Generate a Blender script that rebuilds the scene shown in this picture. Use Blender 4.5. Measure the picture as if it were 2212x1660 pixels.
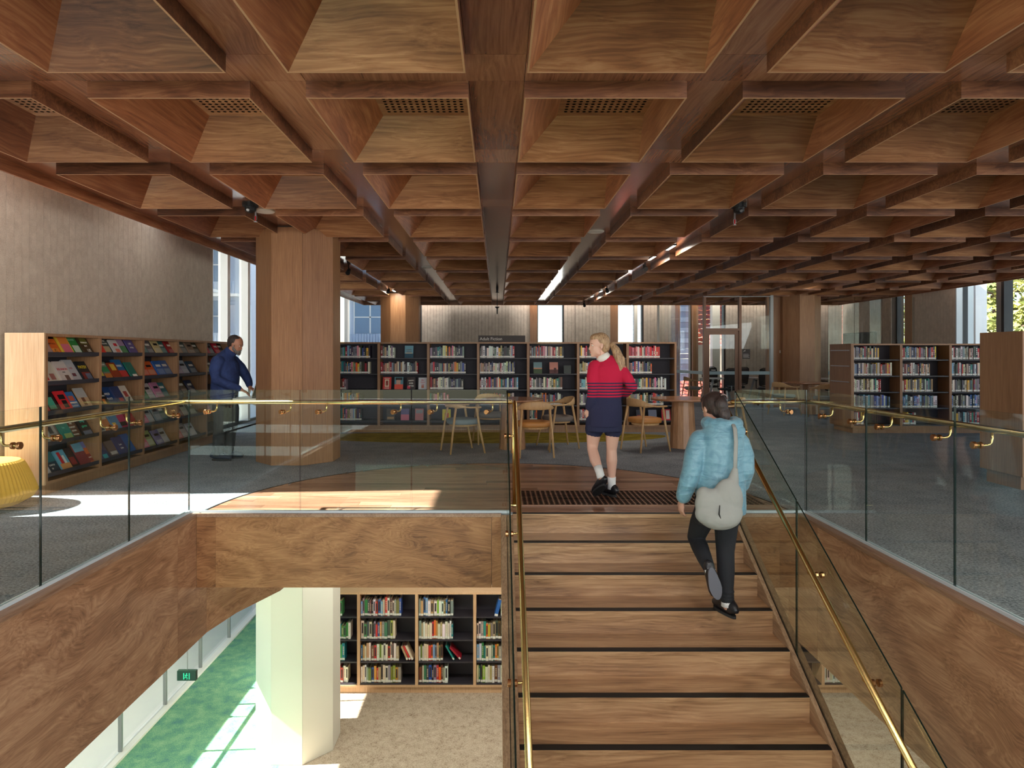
import bpy, bmesh, math, random
from mathutils import Vector, Matrix, Euler

for o in list(bpy.data.objects):
    bpy.data.objects.remove(o, do_unlink=True)
scene = bpy.context.scene
COL = scene.collection
rnd = random.Random(7)
PI = math.pi

# ------------------------------------------------------------ camera, sky, sun, exposure
F = 1400.0                      # focal length in pixels of the 2212 px wide frame
CH = 1.40                       # eye height above the upper floor (z = 0)
cam_d = bpy.data.cameras.new('camera'); cam = bpy.data.objects.new('camera', cam_d); COL.objects.link(cam)
cam_d.sensor_fit = 'HORIZONTAL'; cam_d.sensor_width = 36.0; cam_d.lens = 36.0 * F / 2212
cam_d.shift_x = (1106 - 1075) / 2212; cam_d.shift_y = -(830 - 767) / 2212
cam_d.clip_start = 0.1; cam_d.clip_end = 300
cam.location = (0, 0, CH); cam.rotation_euler = (PI / 2, 0, 0)
scene.camera = cam

world = bpy.data.worlds.new('world'); scene.world = world; world.use_nodes = True
wn = world.node_tree.nodes; wl = world.node_tree.links; wn.clear()
sky = wn.new('ShaderNodeTexSky'); sky.sky_type = 'NISHITA'; sky.sun_disc = False
sky.sun_elevation = math.radians(38.7); sky.sun_rotation = math.radians(-86)
sky.air_density = 1.0; sky.dust_density = 0.4; sky.ozone_density = 1.0
bg = wn.new('ShaderNodeBackground'); bg.inputs[1].default_value = 0.27
wo = wn.new('ShaderNodeOutputWorld')
wl.new(sky.outputs[0], bg.inputs[0]); wl.new(bg.outputs[0], wo.inputs[0])

sun_d = bpy.data.lights.new('sun', 'SUN'); sun_d.energy = 34.0; sun_d.angle = math.radians(0.6); sun_d.color = (1.0, 0.95, 0.87)
sun = bpy.data.objects.new('sun', sun_d); COL.objects.link(sun)
sun.rotation_euler = Vector((1.0, 0.065, -0.785)).to_track_quat('-Z', 'Y').to_euler(); sun.location = (-20, 5, 18)

def area(name, loc, direction, sx, sy, power, color=(1, 1, 1), spread=180):
    d = bpy.data.lights.new(name, 'AREA'); d.shape = 'RECTANGLE'; d.size = sx; d.size_y = sy; d.energy = power; d.color = color
    d.spread = math.radians(spread)
    o = bpy.data.objects.new(name, d); COL.objects.link(o); o.location = loc
    o.rotation_euler = Vector(direction).to_track_quat('-Z', 'Y').to_euler()
    return o
# added fill lamps, out of view, standing in for daylight around the photographer
area('unseen_room_fill', (3.0, -8.6, 1.7), (0, 1, -0.05), 14, 2.6, 640, (0.93, 0.97, 1.0))
area('unseen_room_fill', (10.6, 2.0, 1.6), (-1, 0.1, -0.1), 8, 2.4, 230, (0.95, 0.98, 1.0))
# fill lamps added near the ceiling, out of frame, to brighten the treads
for x_ in (-1.2, 1.3, 3.9): area('unseen_stair_fill', (x_, 1.3, 2.99), (0, 0.75, -1), .9, .2, 46, (1.0, 0.93, 0.84))
area('unseen_edge_fill', (-4.5, 5.3, 3.68), (.10, 0, -1), .5, 9.6, 330, (0.93, 0.97, 1.0))  # two added lamps, unseen, to brighten the carpet along the left wall
area('unseen_edge_fill', (-4.2, 9.2, 3.68), (.25, 0, -1), .15, 3.5, 16, (0.93, 0.97, 1.0))
# added lamps hidden above the fascia boards to brighten the felt walls
area('hidden_felt_fill', (-4.32, 8.6, 3.68), (-.2, 0, -1), .2, 6.0, 45, (1, .95, .88))
area('hidden_felt_fill', (-0.6, 20.16, 3.66), (0, .25, -1), 6.6, .2, 120, (1, .97, .93))
area('hidden_felt_fill', (6.6, 20.16, 3.66), (0, .25, -1), 7.4, .2, 90, (1, .95, .88))
area('hidden_felt_fill', (10.72, 15, 3.66), (.2, 0, -1), .2, 9, 60, (1, .95, .88))
# hidden fill lamps added under the lower ceiling to lift the ground floor
for x_, y_, p_ in ((0.5, 8.4, 48), (-1.6, 8.2, 26), (4.6, 8.2, 55), (-3.8, 6.0, 40), (5.5, 3.5, 60), (1.2, -3.5, 60)):
    area('hidden_lower_fill', (x_, y_, -0.67), (0, 0.12, -1), 1.8, 0.5, p_, (1.0, 0.93, 0.84))
scene.view_settings.view_transform = 'Standard'; scene.view_settings.look = 'None'
scene.view_settings.exposure = 0.0; scene.view_settings.gamma = 1.0; scene.view_settings.use_curve_mapping = False

# ------------------------------------------------------------ materials
def srgb(r, g, b):
    f = lambda c: (c / 255 / 12.92) if c / 255 <= 0.04045 else ((c / 255 + 0.055) / 1.055) ** 2.4
    return (f(r), f(g), f(b), 1.0)
MATS = {}
def newmat(name):
    m = bpy.data.materials.new(name); m.use_nodes = True
    nt = m.node_tree; b = nt.nodes['Principled BSDF']; MATS[name] = m
    return m, nt, b
def plain(name, col, rough=0.6, metal=0.0, spec=0.5, emit=None, es=1.0):
    m, nt, b = newmat(name)
    b.inputs['Base Color'].default_value = col; b.inputs['Roughness'].default_value = rough
    b.inputs['Metallic'].default_value = metal; b.inputs['Specular IOR Level'].default_value = spec
    if emit:
        b.inputs['Emission Color'].default_value = emit; b.inputs['Emission Strength'].default_value = es
    return m
def nd(nt, t, **kw):
    n = nt.nodes.new(t)
    for k, v in kw.items(): setattr(n, k, v)
    return n
def coords(nt, scale, rnd_off=True, obj=True):
    tc = nd(nt, 'ShaderNodeTexCoord'); mp = nd(nt, 'ShaderNodeMapping')
    mp.inputs['Scale'].default_value = scale
    if rnd_off:
        oi = nd(nt, 'ShaderNodeObjectInfo'); mul = nd(nt, 'ShaderNodeMath', operation='MULTIPLY'); mul.inputs[1].default_value = 37.0
        cmb = nd(nt, 'ShaderNodeCombineXYZ'); nt.links.new(oi.outputs['Random'], mul.inputs[0])
        for i in range(3): nt.links.new(mul.outputs[0], cmb.inputs[i])
        add = nd(nt, 'ShaderNodeVectorMath', operation='ADD')
        nt.links.new(tc.outputs['Object'], add.inputs[0]); nt.links.new(cmb.outputs[0], add.inputs[1])
        nt.links.new(add.outputs[0], mp.inputs[0])
    else:
        nt.links.new(tc.outputs['Object'], mp.inputs[0])
    return mp.outputs[0]
def ramp(nt, fac, stops):
    r = nd(nt, 'ShaderNodeValToRGB'); e = r.color_ramp.elements
    while len(e) < len(stops): e.new(0.5)
    for i, (p, c) in enumerate(stops): e[i].position = p; e[i].color = c
    nt.links.new(fac, r.inputs[0]); return r.outputs[0]
def mixc(nt, a, b, fac, mode='MIX'):
    m = nd(nt, 'ShaderNodeMix', data_type='RGBA', blend_type=mode)
    for s, i in ((fac, 0), (a, 6), (b, 7)):
        if hasattr(s, 'is_output'): nt.links.new(s, m.inputs[i])
        else: m.inputs[i].default_value = s
    return m.outputs[2]
def noise(nt, vec, scale, detail=4, rough=0.55, dist=0.0):
    n = nd(nt, 'ShaderNodeTexNoise'); n.inputs['Scale'].default_value = scale; n.inputs['Detail'].default_value = detail
    n.inputs['Roughness'].default_value = rough; n.inputs['Distortion'].default_value = dist
    nt.links.new(vec, n.inputs['Vector']); return n.outputs[0]
def bump(nt, b, h, strength, dist=0.01):
    bp = nd(nt, 'ShaderNodeBump'); bp.inputs['Strength'].default_value = strength; bp.inputs['Distance'].default_value = dist
    nt.links.new(h, bp.inputs['Height']); nt.links.new(bp.outputs[0], b.inputs['Normal'])
def wood(name, dark, mid, light, grain='X', fig=1.0, rough=0.42, vary=0.35, fine=60, stretch=7, coat=0.0, contrast=1.0, spec=0.5, swirl=0.25):
    """figured timber / plywood: swirling figure stretched along the grain, fine pores, tone varied per piece"""
    m, nt, b = newmat(name)
    sc = {'X': (1.0 / stretch * 2, 1, 1), 'Y': (1, 1.0 / stretch * 2, 1), 'Z': (1, 1, 1.0 / stretch * 2)}[grain]
    v = coords(nt, sc)
    n1 = noise(nt, v, 1.3 * fig, 2.2, 0.45, 0.7)
    wv = nd(nt, 'ShaderNodeMath', operation='MULTIPLY'); wv.inputs[1].default_value = 46.0; nt.links.new(n1, wv.inputs[0])
    sn = nd(nt, 'ShaderNodeMath', operation='SINE'); nt.links.new(wv.outputs[0], sn.inputs[0])
    sn2 = nd(nt, 'ShaderNodeMath', operation='MULTIPLY_ADD'); sn2.inputs[1].default_value = 0.5; sn2.inputs[2].default_value = 0.5
    nt.links.new(sn.outputs[0], sn2.inputs[0])
    fs = {'X': (0.03, 1, 1), 'Y': (1, 0.03, 1), 'Z': (1, 1, 0.03)}[grain]
    # fine streaks follow a slow swirl across the grain
    v0 = coords(nt, (1, 1, 1)); vs = nd(nt, 'ShaderNodeMapping'); sw = [.9, .9, .9]; sw['XYZ'.index(grain)] = .35; vs.inputs['Scale'].default_value = sw; nt.links.new(v0, vs.inputs[0])
    nz = nd(nt, 'ShaderNodeTexNoise'); nz.inputs['Scale'].default_value = 2.2 * fig; nz.inputs['Detail'].default_value = 2.5; nz.inputs['Distortion'].default_value = .5; nt.links.new(vs.outputs[0], nz.inputs['Vector'])
    sb = nd(nt, 'ShaderNodeVectorMath', operation='SUBTRACT'); sb.inputs[1].default_value = (.5, .5, .5); nt.links.new(nz.outputs['Color'], sb.inputs[0])
    ml = nd(nt, 'ShaderNodeVectorMath', operation='SCALE'); ml.inputs['Scale'].default_value = swirl; nt.links.new(sb.outputs[0], ml.inputs[0])
    ad = nd(nt, 'ShaderNodeVectorMath', operation='ADD'); nt.links.new(v0, ad.inputs[0]); nt.links.new(ml.outputs[0], ad.inputs[1])
    m2 = nd(nt, 'ShaderNodeMapping'); m2.inputs['Scale'].default_value = fs; nt.links.new(ad.outputs[0], m2.inputs[0])
    n2 = noise(nt, m2.outputs[0], fine, 4, 0.65, 0.2)
    n3 = noise(nt, v, 0.9 * fig, 2, 0.5, 0.6)
    s1 = nd(nt, 'ShaderNodeMath', operation='MULTIPLY_ADD'); s1.inputs[1].default_value = 0.13 * contrast; nt.links.new(sn2.outputs[0], s1.inputs[0])
    s2 = nd(nt, 'ShaderNodeMath', operation='MULTIPLY_ADD'); s2.inputs[1].default_value = 0.95; nt.links.new(n2, s2.inputs[0])
    s3 = nd(nt, 'ShaderNodeMath', operation='MULTIPLY_ADD'); s3.inputs[1].default_value = 0.42; s3.inputs[2].default_value = -0.26; nt.links.new(n3, s3.inputs[0])
    nt.links.new(s3.outputs[0], s2.inputs[2]); nt.links.new(s2.outputs[0], s1.inputs[2])
    c = ramp(nt, s1.outputs[0], [(0.18, dark), (0.48, mid), (0.80, light)])
    oi = nd(nt, 'ShaderNodeObjectInfo')
    r2 = nd(nt, 'ShaderNodeMath', operation='MULTIPLY'); r2.inputs[1].default_value = 7.31; nt.links.new(oi.outputs['Random'], r2.inputs[0])
    fr = nd(nt, 'ShaderNodeMath', operation='FRACT'); nt.links.new(r2.outputs[0], fr.inputs[0])
    lo = 1 - vary; tone = ramp(nt, oi.outputs['Random'], [(0, (lo, lo * 0.94, lo * 0.90, 1)), (0.5, (1, 1, 1, 1)), (1.0, (1.0 + vary * 0.35, 1.0 + vary * 0.4, 1.0 + vary * 0.4, 1))])
    c = mixc(nt, c, tone, 1.0, 'MULTIPLY')
    nt.links.new(c, b.inputs['Base Color']); b.inputs['Roughness'].default_value = rough; b.inputs['Coat Weight'].default_value = coat
    b.inputs['Coat Roughness'].default_value = 0.15; b.inputs['Specular IOR Level'].default_value = spec
    bump(nt, b, n2, 0.12, 0.004)
    return m
PLY = wood('ceiling_plywood', srgb(98, 60, 38), srgb(150, 101, 65), srgb(190, 144, 102), 'X', 1.0, 0.42, 0.38, 50)
PLYY = wood('ceiling_plywood_lengthwise', srgb(110, 60, 38), srgb(158, 98, 64), srgb(196, 140, 98), 'Y', 1.0, 0.42, 0.34, 50)
PLYF = wood('ceiling_plywood_flat', srgb(112, 66, 48), srgb(150, 98, 72), srgb(178, 126, 96), 'Y', 0.8, 0.16, 0.25, 50, spec=0.8, coat=0.6)
PLYR = wood('ceiling_rim_board', srgb(66, 38, 24), srgb(122, 76, 50), srgb(164, 112, 76), 'X', 1.6, 0.42, 0.55, 50)
PLYE = plain('plywood_edge', srgb(184, 140, 104), 0.55)
BEAM = wood('void_plywood', srgb(96, 62, 38), srgb(154, 108, 70), srgb(188, 142, 98), 'X', 1.3, 0.45, 0.12, 70, stretch=5, contrast=1.3, swirl=.55)
BEAMY = wood('void_plywood_side', srgb(112, 76, 54), srgb(164, 120, 90), srgb(200, 160, 126), 'Y', 1.1, 0.4, 0.12, 70, stretch=5, contrast=1.3, coat=.25, swirl=.55)
CAPW = wood('edge_capping', srgb(122, 90, 72), srgb(160, 128, 106), srgb(190, 160, 138), 'Y', 0.8, 0.40, 0.12, 70)
TREAD = wood('stair_hardwood', srgb(108, 78, 56), srgb(170, 132, 96), srgb(206, 170, 130), 'X', 1.5, 0.34, 0.16, 70, stretch=12, contrast=1.5, coat=.3, swirl=.11)
STRG = wood('stair_stringer_wood', srgb(112, 86, 66), srgb(156, 126, 98), srgb(190, 160, 128), 'Y', 1.0, 0.4, 0.15, 80)
BOARD = wood('floor_hardwood', srgb(120, 84, 66), srgb(168, 126, 102), srgb(202, 164, 136), 'X', 1.2, 0.27, 0.42, 80, stretch=12, swirl=.06)
VEN = wood('column_veneer', srgb(132, 90, 60), srgb(160, 116, 80), srgb(184, 142, 102), 'Z', 0.8, 0.4, 0.06, 90, stretch=16, contrast=0.5, swirl=.04)
OAK = wood('bookcase_veneer', srgb(128, 90, 62), srgb(156, 116, 82), srgb(178, 138, 104), 'Z', 0.8, 0.45, 0.08, 90, stretch=16, contrast=0.4, swirl=.04)
OAKL = wood('pale_oak', srgb(182, 142, 106), srgb(206, 168, 130), srgb(222, 190, 154), 'Z', 1.0, 0.45, 0.08, 90, stretch=14, contrast=0.4, swirl=.04)
CHAIRW = wood('chair_ash', srgb(170, 128, 84), srgb(200, 160, 112), srgb(220, 186, 140), 'Z', 2.0, 0.42, 0.08, 100, stretch=10, contrast=0.5)
TABLEW = wood('table_veneer', srgb(140, 96, 66), srgb(178, 132, 96), srgb(204, 162, 124), 'Z', 1.2, 0.35, 0.1, 90, stretch=12, contrast=0.5)
TABLET = wood('table_top_veneer', srgb(140, 92, 66), srgb(166, 118, 88), srgb(186, 140, 108), 'X', 1.0, 0.22, 0.08, 70)
def carpet(name, stops, scale=260, patch=2.0, bs=0.6, pw=0.45):
    m, nt, b = newmat(name); v = coords(nt, (1, 1, 1), False)
    a = noise(nt, v, scale, 3, 0.7); p = noise(nt, v, patch, 5, 0.6)
    s = nd(nt, 'ShaderNodeMath', operation='MULTIPLY_ADD'); s.inputs[1].default_value = 1 - pw
    nt.links.new(a, s.inputs[0]); h = nd(nt, 'ShaderNodeMath', operation='MULTIPLY'); h.inputs[1].default_value = pw
    nt.links.new(p, h.inputs[0]); nt.links.new(h.outputs[0], s.inputs[2])
    nt.links.new(ramp(nt, s.outputs[0], stops), b.inputs['Base Color'])
    b.inputs['Roughness'].default_value = 0.95; b.inputs['Specular IOR Level'].default_value = 0.15
    bump(nt, b, a, bs, 0.01); return m
CARP = carpet('grey_carpet', [(0.36, srgb(84, 88, 94)), (0.5, srgb(138, 144, 150)), (0.68, srgb(180, 184, 190))], 60, 3, .6, .2)
CARPY = carpet('yellow_green_carpet', [(0.34, srgb(92, 82, 34)), (0.5, srgb(140, 122, 44)), (0.66, srgb(176, 158, 72))], 110, 4)
CARPG = carpet('green_carpet', [(0.36, srgb(76, 126, 134)), (0.47, srgb(104, 158, 128)), (0.56, srgb(134, 178, 138)), (0.66, srgb(160, 198, 152))], 90, 5, 0.3)
CARPB = carpet('beige_carpet', [(0.36, srgb(132, 112, 94)), (0.46, srgb(178, 162, 142)), (0.66, srgb(206, 194, 176))], 80, 11, 0.6, .34)
def felt(name, a, bcol):
    m, nt, b = newmat(name); v = coords(nt, (1, 1, 1), True); n = noise(nt, v, 150, 3, 0.8); n2 = noise(nt, v, 8, 4, 0.6)
    s = nd(nt, 'ShaderNodeMath', operation='MULTIPLY_ADD'); s.inputs[1].default_value = 0.35; s.inputs[2].default_value = 0.0; nt.links.new(n2, s.inputs[0])
    s2 = nd(nt, 'ShaderNodeMath', operation='MULTIPLY_ADD'); s2.inputs[1].default_value = 0.65; nt.links.new(n, s2.inputs[0]); nt.links.new(s.outputs[0], s2.inputs[2])
    nt.links.new(ramp(nt, s2.outputs[0], [(0.35, a), (0.62, bcol)]), b.inputs['Base Color'])
    b.inputs['Roughness'].default_value = 0.95; b.inputs['Specular IOR Level'].default_value = 0.1; bump(nt, b, n, 0.2, 0.004); return m
FELT = felt('grey_beige_felt', srgb(170, 156, 142), srgb(210, 198, 182))
FELTG = plain('felt_groove', srgb(84, 72, 64), 0.95)
WHITE = plain('white_paint', srgb(232, 230, 224), 0.6)
CREAM = plain('cream_paint', srgb(226, 226, 214), 0.55)
PLASTER = plain('ceiling_plaster', srgb(222, 220, 214), 0.8)
DARKSH = plain('charcoal_shelf_metal', srgb(50, 47, 54), 0.5)
DARKB = plain('charcoal_back_panel', srgb(58, 54, 62), 0.7)
BLACK = plain('black_rubber', srgb(16, 15, 16), 0.55)
HOLE = plain('painted_hole_shade', srgb(10, 8, 7), 0.95, 0, .1)  # near-black on hole walls and backing paints in the shade inside
BRASS = plain('brushed_brass', (0.72, 0.53, 0.22, 1), 0.24, 1.0)
COPPER = plain('copper_clamp', (0.55, 0.27, 0.12, 1), 0.25, 1.0)
STEEL = plain('satin_steel', srgb(190, 192, 194), 0.35, 1.0)
CHAN = plain('pale_glazing_channel', srgb(206, 218, 226), 0.25)
ALU = plain('grey_aluminium', srgb(150, 152, 152), 0.4, 0.6)
FRAMED = plain('dark_window_frame', srgb(46, 48, 52), 0.4, 0.3)
BRONZE = plain('bronze_door_frame', srgb(132, 100, 82), 0.4, 0.3)
SIGND = plain('dark_sign', srgb(58, 50, 48), 0.6)
SIGNW = plain('sign_lettering', srgb(214, 208, 200), 0.6)
def glass(name, tint, f0=0.045, rough=0.0):
    m = bpy.data.materials.new(name); m.use_nodes = True; nt = m.node_tree; nt.nodes.clear()
    out = nd(nt, 'ShaderNodeOutputMaterial'); mx = nd(nt, 'ShaderNodeMixShader'); tr = nd(nt, 'ShaderNodeBsdfTransparent'); gl = nd(nt, 'ShaderNodeBsdfGlossy')
    # same reflectance from either side of a sheet
    tr.inputs[0].default_value = tint; gl.inputs['Roughness'].default_value = rough; gl.inputs['Color'].default_value = (0.95, 1, 0.98, 1)
    lw = nd(nt, 'ShaderNodeLayerWeight'); lw.inputs[0].default_value = 0.5
    p5 = nd(nt, 'ShaderNodeMath', operation='POWER'); p5.inputs[1].default_value = 5.0; nt.links.new(lw.outputs['Facing'], p5.inputs[0])
    pw = nd(nt, 'ShaderNodeMath', operation='MULTIPLY_ADD'); pw.inputs[1].default_value = 0.80; pw.inputs[2].default_value = f0; nt.links.new(p5.outputs[0], pw.inputs[0])
    nt.links.new(pw.outputs[0], mx.inputs[0]); nt.links.new(tr.outputs[0], mx.inputs[1]); nt.links.new(gl.outputs[0], mx.inputs[2])
    nt.links.new(mx.outputs[0], out.inputs[0]); MATS[name] = m; return m
GLASS = glass('balustrade_glass', (0.945, 0.985, 0.965, 1))
GLASSW = glass('window_glass', (0.95, 0.97, 0.97, 1), 0.03)
GLASSE = plain('glass_edge_green', srgb(8, 32, 28), 0.15, 0.0, 0.8)
def objcol(name, rough=0.5):
    m, nt, b = newmat(name); oi = nd(nt, 'ShaderNodeObjectInfo'); nt.links.new(oi.outputs['Color'], b.inputs['Base Color'])
    b.inputs['Roughness'].default_value = rough; return m
COVER = objcol('book_cover', 0.38)
def attrcol(name, rough=0.5):
    m, nt, b = newmat(name); a = nd(nt, 'ShaderNodeAttribute'); a.attribute_name = 'Col'; nt.links.new(a.outputs[0], b.inputs['Base Color'])
    b.inputs['Roughness'].default_value = rough; return m
SPINE = attrcol('book_spines', 0.45)
PAGES = plain('book_pages', srgb(196, 184, 160), 0.8)
LABELW = plain('spine_label_paper', srgb(226, 224, 216), 0.6)

# ------------------------------------------------------------ mesh helpers
class MB:
    def __init__(s): s.v = []; s.f = []; s.m = []; s.c = []
    def add(s, vs, fs, m=0, c=None):
        o = len(s.v); s.v += [tuple(v) for v in vs]
        for f in fs: s.f.append([o + i for i in f]); s.m.append(m); s.c.append(c)
        return s
    def box(s, x0, x1, y0, y1, z0, z1, m=0, c=None, M=None):
        vs = [Vector((x, y, z)) for z in (z0, z1) for y in (y0, y1) for x in (x0, x1)]
        if M: vs = [M @ v for v in vs]
        return s.add(vs, [(0, 2, 3, 1), (4, 5, 7, 6), (0, 1, 5, 4), (2, 6, 7, 3), (0, 4, 6, 2), (1, 3, 7, 5)], m, c)
    def prism(s, poly, ax, a0, a1, m=0, M=None):
        """extrude a 2D polygon along axis ax; poly coordinates are the other two axes in order"""
        def p(u, w, a):
            return {'x': Vector((a, u, w)), 'y': Vector((u, a, w)), 'z': Vector((u, w, a))}[ax]
        n = len(poly); vs = [p(u, w, a0) for u, w in poly] + [p(u, w, a1) for u, w in poly]
        if M: vs = [M @ v for v in vs]
        fs = [tuple(range(n))[::-1], tuple(range(n, 2 * n))] + [(i, (i + 1) % n, n + (i + 1) % n, n + i) for i in range(n)]
        return s.add(vs, fs, m)
    def loft(s, pts, ra, rb=None, n=12, side=None, m=0, cap=True, closed=False, rect=False):
        """tube through pts; radii may be lists; side = approx direction of ra"""
        pts = [Vector(p) for p in pts]; k = len(pts)
        ra = ra if isinstance(ra, (list, tuple)) else [ra] * k
        rb = ra if rb is None else (rb if isinstance(rb, (list, tuple)) else [rb] * k)
        o = len(s.v); prev = None
        for i, p in enumerate(pts):
            t = (pts[min(i + 1, k - 1)] - pts[max(i - 1, 0)]).normalized()
            if side is not None: u = Vector(side[i] if isinstance(side, list) else side)
            elif prev is not None: u = prev
            else: u = Vector((1, 0, 0)) if abs(t.x) < 0.9 else Vector((0, 1, 0))
            u = (u - t * u.dot(t)).normalized(); w = t.cross(u); prev = u
            if rect:
                for (a, b_) in ((-1, -1), (1, -1), (1, 1), (-1, 1)): s.v.append(tuple(p + u * ra[i] * a + w * rb[i] * b_))
            else:
                for j in range(n):
                    a = 2 * PI * j / n; s.v.append(tuple(p + u * (ra[i] * math.cos(a)) + w * (rb[i] * math.sin(a))))
        if rect: n = 4
        for i in range(k - 1):
            for j in range(n):
                s.f.append([o + i * n + j, o + i * n + (j + 1) % n, o + (i + 1) * n + (j + 1) % n, o + (i + 1) * n + j]); s.m.append(m); s.c.append(None)
        if cap:
            s.f.append([o + j for j in range(n)][::-1]); s.m.append(m); s.c.append(None)
            s.f.append([o + (k - 1) * n + j for j in range(n)]); s.m.append(m); s.c.append(None)
        return s
    def ell(s, c, r, R=None, nu=16, nv=10, m=0):
        o = len(s.v); c = Vector(c); M = R or Matrix.Identity(3)
        s.v.append(tuple(c + M @ Vector((0, 0, -r[2]))))
        for i in range(1, nv):
            ph = -PI / 2 + PI * i / nv
            for j in range(nu):
                th = 2 * PI * j / nu
                s.v.append(tuple(c + M @ Vector((r[0] * math.cos(ph) * math.cos(th), r[1] * math.cos(ph) * math.sin(th), r[2] * math.sin(ph)))))
        s.v.append(tuple(c + M @ Vector((0, 0, r[2])))); top = len(s.v) - 1
        def a(f): s.f.append(f); s.m.append(m); s.c.append(None)
        for j in range(nu): a([o, o + 1 + (j + 1) % nu, o + 1 + j])
        for i in range(nv - 2):
            for j in range(nu):
                b0 = o + 1 + i * nu; a([b0 + j, b0 + (j + 1) % nu, b0 + nu + (j + 1) % nu, b0 + nu + j])
        b0 = o + 1 + (nv - 2) * nu
        for j in range(nu): a([b0 + j, b0 + (j + 1) % nu, top])
        return s
    def lathe(s, prof, n=24, c=(0, 0), m=0):
        o = len(s.v)
        for r, z in prof:
            for j in range(n): s.v.append((c[0] + r * math.cos(2 * PI * j / n), c[1] + r * math.sin(2 * PI * j / n), z))
        for i in range(len(prof) - 1):
            for j in range(n): s.f.append([o + i * n + j, o + i * n + (j + 1) % n, o + (i + 1) * n + (j + 1) % n, o + (i + 1) * n + j]); s.m.append(m); s.c.append(None)
        s.f.append([o + j for j in range(n)][::-1]); s.m.append(m); s.c.append(None)
        s.f.append([o + (len(prof) - 1) * n + j for j in range(n)]); s.m.append(m); s.c.append(None)
        return s
    def mesh(s, name, mats, smooth=False):
        me = bpy.data.meshes.new(name); me.from_pydata(s.v, [], s.f); 
        for mt in (mats if isinstance(mats, (list, tuple)) else [mats]): me.materials.append(mt)
        me.polygons.foreach_set('material_index', s.m)
        if smooth: me.polygons.foreach_set('use_smooth', [True] * len(s.f))
        if any(c is not None for c in s.c):
            ca = me.color_attributes.new('Col', 'FLOAT_COLOR', 'CORNER'); d = []
            for p in me.polygons:
                c = s.c[p.index] or (1, 1, 1, 1)
                for _ in p.loop_indices: d += list(c)
            ca.data.foreach_set('color', d)
        me.update(); return me
def link(name, me, parent=None, bevel=0.0, seg=2, autos=False):
    o = bpy.data.objects.new(name, me); COL.objects.link(o)
    if parent is not None:
        o.parent = parent
        if parent.get('_root'): o.matrix_parent_inverse = Matrix.Translation(-Vector(parent.location))
    if bevel:
        b = o.modifiers.new('bevel', 'BEVEL'); b.width = bevel; b.segments = seg; b.limit_method = 'ANGLE'; b.angle_limit = math.radians(40)
    return o
def obj(name, mb, mats, parent=None, smooth=False, bevel=0.0, seg=2):
    return link(name, mb.mesh(name, mats, smooth), parent, bevel, seg)
def tag(o, label, cat, group=None):
    o['label'] = label; o['category'] = cat
    if group: o['group'] = group
    return o
def thing(name, label, cat, loc=(0, 0, 0), group=None):
    o = bpy.data.objects.new(name, None); COL.objects.link(o); o.location = loc; o.empty_display_size = 0.1; o['_root'] = 1
    return tag(o, label, cat, group)
def struct(name, mb, mats, **k):
    o = obj(name, mb, mats, **k); o['kind'] = 'structure'; return o
def struct_root(name, loc=(0, 0, 0)):
    o = bpy.data.objects.new(name, None); COL.objects.link(o); o.location = loc; o['kind'] = 'structure'; o['_root'] = 1; return o
def dup(root, loc, rz, label, group=None):
    r = root.copy(); COL.objects.link(r); r.location = loc; r.rotation_euler = (0, 0, rz); r['label'] = label
    if group: r['group'] = group
    for ch in list(root.children):
        c = ch.copy(); COL.objects.link(c); c.parent = r
        for g in ch.children:
            d = g.copy(); COL.objects.link(d); d.parent = c
    return r
def text(name, body, size, M, mat, parent=None, ext=0.0015, align='LEFT', font_w=None):
    cu = bpy.data.curves.new(name, 'FONT'); cu.body = body; cu.size = size; cu.extrude = ext; cu.align_x = align; cu.resolution_u = 3
    if font_w: cu.offset = font_w
    t = bpy.data.objects.new(name, cu); COL.objects.link(t)
    bpy.context.view_layer.update()
    me = bpy.data.meshes.new_from_object(t.evaluated_get(bpy.context.evaluated_depsgraph_get()))
    bpy.data.objects.remove(t, do_unlink=True)
    me.transform(M); me.materials.clear(); me.materials.append(mat)
    return link(name, me, parent)
def frame_m(origin, xdir, ydir):
    x = Vector(xdir).normalized(); y = Vector(ydir); y = (y - x * y.dot(x)).normalized(); z = x.cross(y)
    return Matrix(((x.x, y.x, z.x, origin[0]), (x.y, y.y, z.y, origin[1]), (x.z, y.z, z.z, origin[2]), (0, 0, 0, 1)))
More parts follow.
